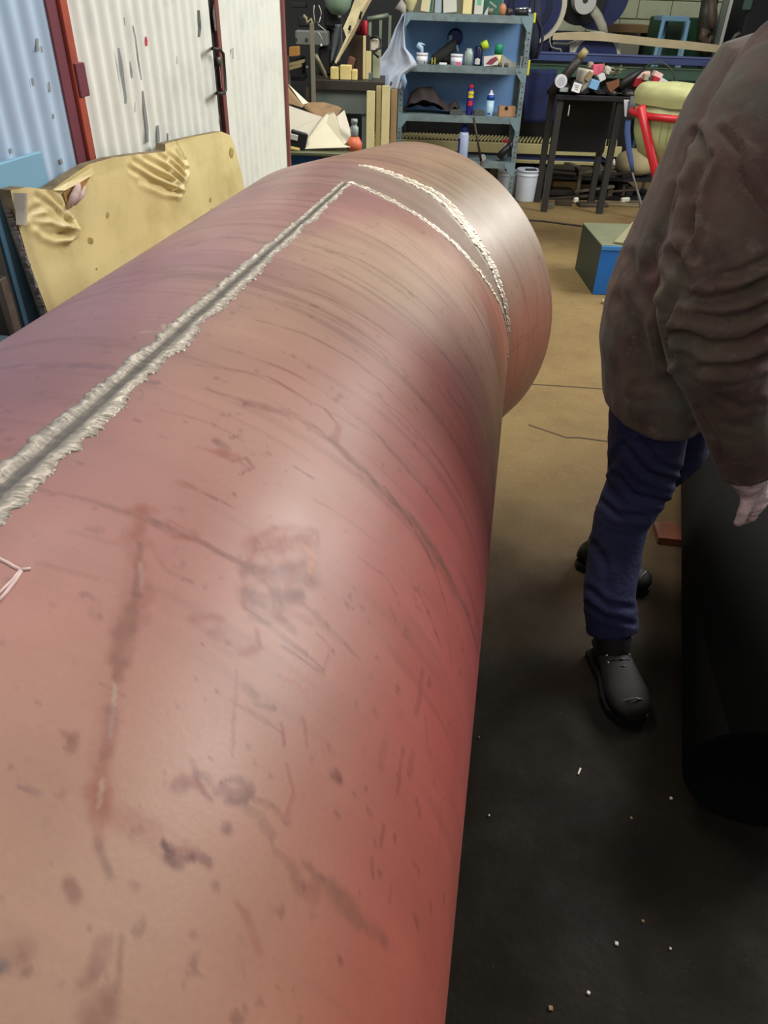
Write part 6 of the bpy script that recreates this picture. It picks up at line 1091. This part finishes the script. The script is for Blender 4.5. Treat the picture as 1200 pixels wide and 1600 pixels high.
jacket = fuse([(torso, [.115,.125,.155,.163,.155,.150,.148,.13,.07], [.20,.21,.21,.21,.21,.22,.23,.20,.10], (1,0,0)),
 (sleeveN, [.085,.112,.115,.105,.101,.092,.078,.068,.066], [.085,.105,.105,.098,.094,.086,.073,.064,.062], (1,0,0)), (sleeveF, [.08,.105,.105,.098,.09,.075,.065], None, (1,0,0)),
 ([W(1192,170,1.46), W(1240,110,1.52), W(1270,85,1.60)], [.09,.10,.07], None, None), ([W(1250,110,1.60), W(1272,84,1.60), nek+np.array((.01,0,.035))], [.10,.09,.074], None, None)], .0075, 5)
JF = [([(1072,462),(1100,470),(1150,462),(1196,440)], 8, .020), ([(1095,492),(1130,500),(1170,492),(1198,478)], 7, .016), ([(1060,520),(1110,540),(1160,538),(1196,515)], 8, .020), ([(1100,575),(1150,578),(1196,560)], 8, .016), ([(1130,430),(1160,425),(1198,405)], 7, .010), ([(1085,440),(1070,470),(1062,500)], 5, .008),
 ([(1055,400),(1072,440),(1046,480),(1036,510),(1044,560)], 9, .020), ([(1090,640),(1120,690),(1130,720)], 6, .006), ([(1085,330),(1078,370),(1086,400)], 7, .010), ([(1090,210),(1102,250),(1082,300),(1076,360)], 8, .014), ([(1060,300),(1040,350),(1020,420)], 10, .008), ([(1130,205),(1160,240),(1168,290),(1200,330)], 6, .009),
 ([(1150,190),(1152,240),(1172,300),(1200,320)], 3, .004), ([(1118,240),(1098,300),(1080,350),(1070,395)], 3, .006), ([(970,470),(1000,520),(1010,580)], 12, .008), ([(985,400),(1000,450),(1030,490)], 9, .008), ([(1000,600),(1040,600),(1080,640)], 8, .005), ([(1120,620),(1160,640),(1190,630)], 6, .006), ([(1130,660),(1170,670)], 5, .005)]
part('jacket', wrinkle(jacket, JF, .004, 5, 5.0), suede, parent=wk)
# trousers
jean = mat('navy_denim', (30, 34, 72), .85, var=.25, scale=7, bump=.3, bscale=70, dirt=(30, 26, 36), dirt_amt=.5, dscale=5)
trous = fuse([([W(1040,555,1.74), W(1040,600,1.74), W(1030,640,1.74)], [.14,.145,.11], [.19,.19,.16], (1,0,0)), (legN, [.105,.104,.100,.094,.078,.074,.073,.077], [.11,.105,.10,.09,.082,.077,.074,.078], (1,0,0)), (legF, [.10,.095,.085,.08,.075,.068,.066], None, (1,0,0))], .0075, 4)
TF = [([(975,700),(1010,740),(1052,752)], 6, .010), ([(960,740),(990,775),(1040,785)], 5, .010), ([(1000,690),(1030,725),(1058,735)], 5, .007), ([(935,780),(965,805),(1005,808)], 5, .008), ([(920,920),(950,945),(985,950)], 5, .007), ([(918,945),(945,965),(990,975)], 4, .007), ([(980,650),(975,690),(950,730)], 6, .006), ([(925,850),(945,880),(950,920)], 6, .005)]
part('trousers', wrinkle(trous, TF, .005, 15, 8.0), jean, parent=wk)
# boots
def boot(heel, toe, wd, high, ank):
    heel = np.array(heel, float); toe = np.array(toe, float); d = toe-heel; Ln = np.linalg.norm(d); d /= Ln; s_ = np.array([d[1], -d[0], 0]); pass
    st = [(0.0,.030,.055),(.05,.036,.075),(.20,.038,.085),(.40,.040,.080),(.55,.046,.066),(.72,.052,.056),(.88,.048,.050),(.96,.036,.042),(1.0,.016,.028)]
    mb = MB(); vs = []; n = 18
    for (t, w, h_) in st:
        for a in np.arange(n)*2*math.pi/n: vs.append(heel+d*Ln*t+s_*w*wd*math.cos(a)+np.array((0,0,.028+h_*.5+h_*.5*math.sin(a))))
    mb.add(vs, [(i*n+j, i*n+(j+1) % n, (i+1)*n+(j+1) % n, (i+1)*n+j) for i in range(len(st)-1) for j in range(n)], True); mb.add(vs[:n], [tuple(range(n-1,-1,-1))]); mb.add(vs[-n:], [tuple(range(n))])
    ank = np.array(ank); k0 = heel+d*.07+(0,0,.05); k1 = heel+d*.06+(0,0,.10); mb.tube([k0, k1, k1*.45+ank*.55, ank], [.050,.052,.054,.050], 18, ry=[.056,.056,.056,.052])
    lea = P_('boot_leather', (17, 13, 10), rough=.7, var=.25); o = mb.build('boot', lea, parent=wk)
    mb = MB(); ol = []; 
    for (t, w) in ((0,.55),(.06,.95),(.3,.92),(.45,.88),(.68,1.12),(.85,1.08),(.96,.75),(1.01,.25)): ol.append((t, w))
    pts = [heel+d*Ln*t+s_*.047*w*wd+np.array((0,0,.001)) for t, w in ol]+[heel+d*Ln*t-s_*.047*w*wd+np.array((0,0,.001)) for t, w in reversed(ol)]; mb.prism(pts, (0,0,.027)); mb.build('sole', P_('boot_sole', (20,18,16)), parent=o)
    mb = MB(); mb.tube([heel+d*Ln*t+s_*w*wd*sg*.9+np.array((0,0,.028+h_*.62)) for sg, rng_ in ((1, ((.72,.052,.056),(.86,.046,.05))), ) for t, w, h_ in rng_]+[heel+d*Ln*.9+np.array((0,0,.088-.0))*1]+[heel+d*Ln*t-s_*w*wd*.9+np.array((0,0,.028+h_*.62)) for t, w, h_ in ((.86,.046,.05),(.72,.052,.056))], .003, 6); mb.build('toe_seam', P_('seam_light', (84,72,60), rough=.3), parent=o)
    for k in range(4):
        c = heel+d*Ln*(.30+.07*k)+np.array((0,0,.122-.0085*k)); mb = MB(); mb.tube([c-s_*.028-(0,0,.01), c, c+s_*.028-(0,0,.01)], .004, 6); mb.build('lace', P_('lace_black', (24,24,24)), parent=o)
        mb = MB(); e_ = c-s_*.034*(1)-(0,0,.014); mb.lathe([(.001,-.004),(.005,0),(.001,.004)], e_, 8); e_ = c+s_*.034-(0,0,.014); mb.lathe([(.001,-.004),(.005,0),(.001,.004)], e_, 8); q = mb.build('eyelets', P_('bright_eyelet', (230,232,230), rough=.15, metal=.9), parent=o); q['kind'] = 'stuff'
    return o
hN = Z(940,1012,.02); tN = Z(988,1132,.01); hN[2] = tN[2] = 0; boot(hN, tN, 1.25, .20, legN[-2])
hF = Z(905,868,.03); tF = Z(1012,925,.01); hF[2] = tF[2] = 0; boot(hF, tF, 1.0, .18, legF[-1]+np.array((0,0,.04)))
# gloves with five separate fingers
glm = mat('pale_pink_leather', (214, 186, 188), .8, var=.2, scale=22, bump=.4, bscale=60, dirt=(110, 84, 84), dirt_amt=.6, dscale=16)
def glove(w, d, side, nrm, sc=1.0):
    """w wrist, d pointing direction, side = towards the thumb, nrm = back of the hand"""
    d = np.array(d, float); d /= np.linalg.norm(d); side = np.array(side, float); side -= d*(side@d); side /= np.linalg.norm(side); nrm = np.cross(d, side); 
    T = [([w-d*.05, w, w+d*.03, w+d*.07*sc, w+d*.10*sc], [.062,.054,.050,.052,.042], [.050,.042,.032,.026,.020], side)]
    for k, (o_, l, cu) in enumerate(((.036,.070,.9),(.013,.080,1.0),(-.011,.076,1.05),(-.034,.060,1.15))):
        b0 = w+d*.085*sc+side*o_*sc; dirs = d; pts = [b0]; a = 0
        for s_, q in ((.40,.35),(.32,.75),(.28,1.1)): a = q*cu; pts.append(pts[-1]+(d*math.cos(a)+nrm*math.sin(a))*l*s_*1.25)
        T.append((pts, [.0125,.012,.0115,.0095], None, None))
    b0 = w+d*.03+side*.035; T.append(([b0, b0+side*.025+d*.022+nrm*.008, b0+side*.038+d*.05+nrm*.02, b0+side*.036+d*.074+nrm*.034], [.017,.0145,.013,.010], None, None))
    return fuse(T, .0042, 3)
wr = sleeveN[-1]; part('glove', wrinkle(glove(wr+(W(1184,770,1.41)-wr)*.35, W(1196,800,1.43)-wr, (-.5,-.6,-.1), (0,0,1)), [], .0022, 33, 30.0), glm, parent=wk, label='pale pinkish leather glove')
wf = sleeveF[-1]; part('glove', wrinkle(glove(wf+np.array((.02,-.03,-.03)), (.35,-.5,-.55), (-.5,-.3,.3), (0,0,1)), [], .0022, 35, 30.0), glm, parent=wk, label='pale pinkish leather glove')
# added steel pipe below the worker's hands, near-black to give the darkness there
a0 = np.array((.735+.175, 1.02, .172)); ax = np.array((.30, .954, 0)); b1 = a0+ax*1.65; mb = MB(); n = 44; u = np.array((ax[1], -ax[0], 0)); 
rings = [(0,.170),(0,.158),(1.65,.158),(1.65,.170),(0,.170)]; vs = []
for s_, r in rings: vs += [a0+ax*s_+r*(math.cos(t)*u+math.sin(t)*np.array((0,0,1))) for t in np.arange(n)*2*math.pi/n]
mb.add(vs, [(i*n+j, i*n+(j+1) % n, (i+1)*n+(j+1) % n, (i+1)*n+j) for i in range(4) for j in range(n)], True)
o_ = mb.build('black_pipe', mat('near_black_steel', (8, 8, 6), .9, var=.3, scale=5), label='added black steel pipe lying on the dark floor at the right edge below the worker', cat='pipe'); o_['_o'] = list(o_.location)
MATS['near_black_steel'].node_tree.nodes['Principled BSDF'].inputs['Specular IOR Level'].default_value = .12
for p in o_.data.polygons: p.use_smooth = abs(p.normal.dot(Vector(ax))) < .5
c = Z(1045, 838, 0); mb = MB(); mb.prism([c+(-.06,-.05,0), c+(.03,-.06,0), c+(.07,.0,0), c+(.02,.06,0), c+(-.05,.05,0)], (0,0,.03)); mb.build('rusty_offcut', P_('rusty_red', (104, 58, 36), var=.4), label='small rusty red offcut on the floor between the far boot and the black pipe', cat='offcut')
# bright chips on the dark floor
chipm = P_('metal_chip', (214,210,196), metal=.3); tanm = P_('tan_chip', (150,120,84))
for k, (px, py, s_, m, lab) in enumerate(((905,1206,.010,chipm,'white metal sliver on the dark floor below the boot toe'), (1048,1248,.007,chipm,'white grain on the dark floor beside the black pipe'), (764,1275,.005,chipm,'tiny pale chip near the pipe edge, upper dark floor'), (963,1475,.008,chipm,'pale chip in the middle of the dark floor, lower part'), (986,1279,.006,tanm,'dull chip between two bright ones, middle of the dark floor'), (919,1552,.007,chipm,'pale grain near the bottom edge of the floor'), (860,1576,.009,tanm,'tan nut shaped chip at the bottom of the floor'), (1004,1440,.006,tanm,'small tan chip right of the pale chip'), (1047,1483,.005,chipm,'tiny bright grain lower right floor'), (748,1153,.005,tanm,'tan speck on the floor close to the red pipe flank'))):
    c = Z(px, py, 0); mb = MB(); mb.box(c+np.array((0,0,.0025)), (s_*(1.0 if k else .5), s_*(1.0 if k else 2.2), .005), rotz(.6*k-.5), .001); mb.build('metal_chip', m, label=lab, cat='chip', group='chips on the dark floor')

# navy sheet hanging on the machine behind the table, dark belt loop beside the shelves
mb = MB(); mb.grid(lambda u, v: W(818+52*u, 108+84*v, 8.69+.025*math.sin(u*9+v*2)), 20, 12); q = mb.build('navy_sheet', P_('navy_sheet', (30, 40, 84), rough=.8, var=.3), label='dark navy sheet hanging below the green beam beside the shelf unit', cat='sheet'); q.modifiers.new('t', 'SOLIDIFY').thickness = .008
mb = MB(); mb.tube([W(x, y, 7.95) for x, y in ((838,-4),(836,20),(840,30),(846,44),(848,60),(844,78),(838,92))], .012, 6); mb.tube([W(x, y, 7.98) for x, y in ((836,-4),(835,30),(834,60),(833,92))], [.05,.07,.06,.03], 10, ry=.03); mb.build('welding_apron', P_('apron_navy', (32, 36, 56), rough=.85, var=.3), label='dark blue apron with a cord hanging just right of the shelf unit', cat='apron')
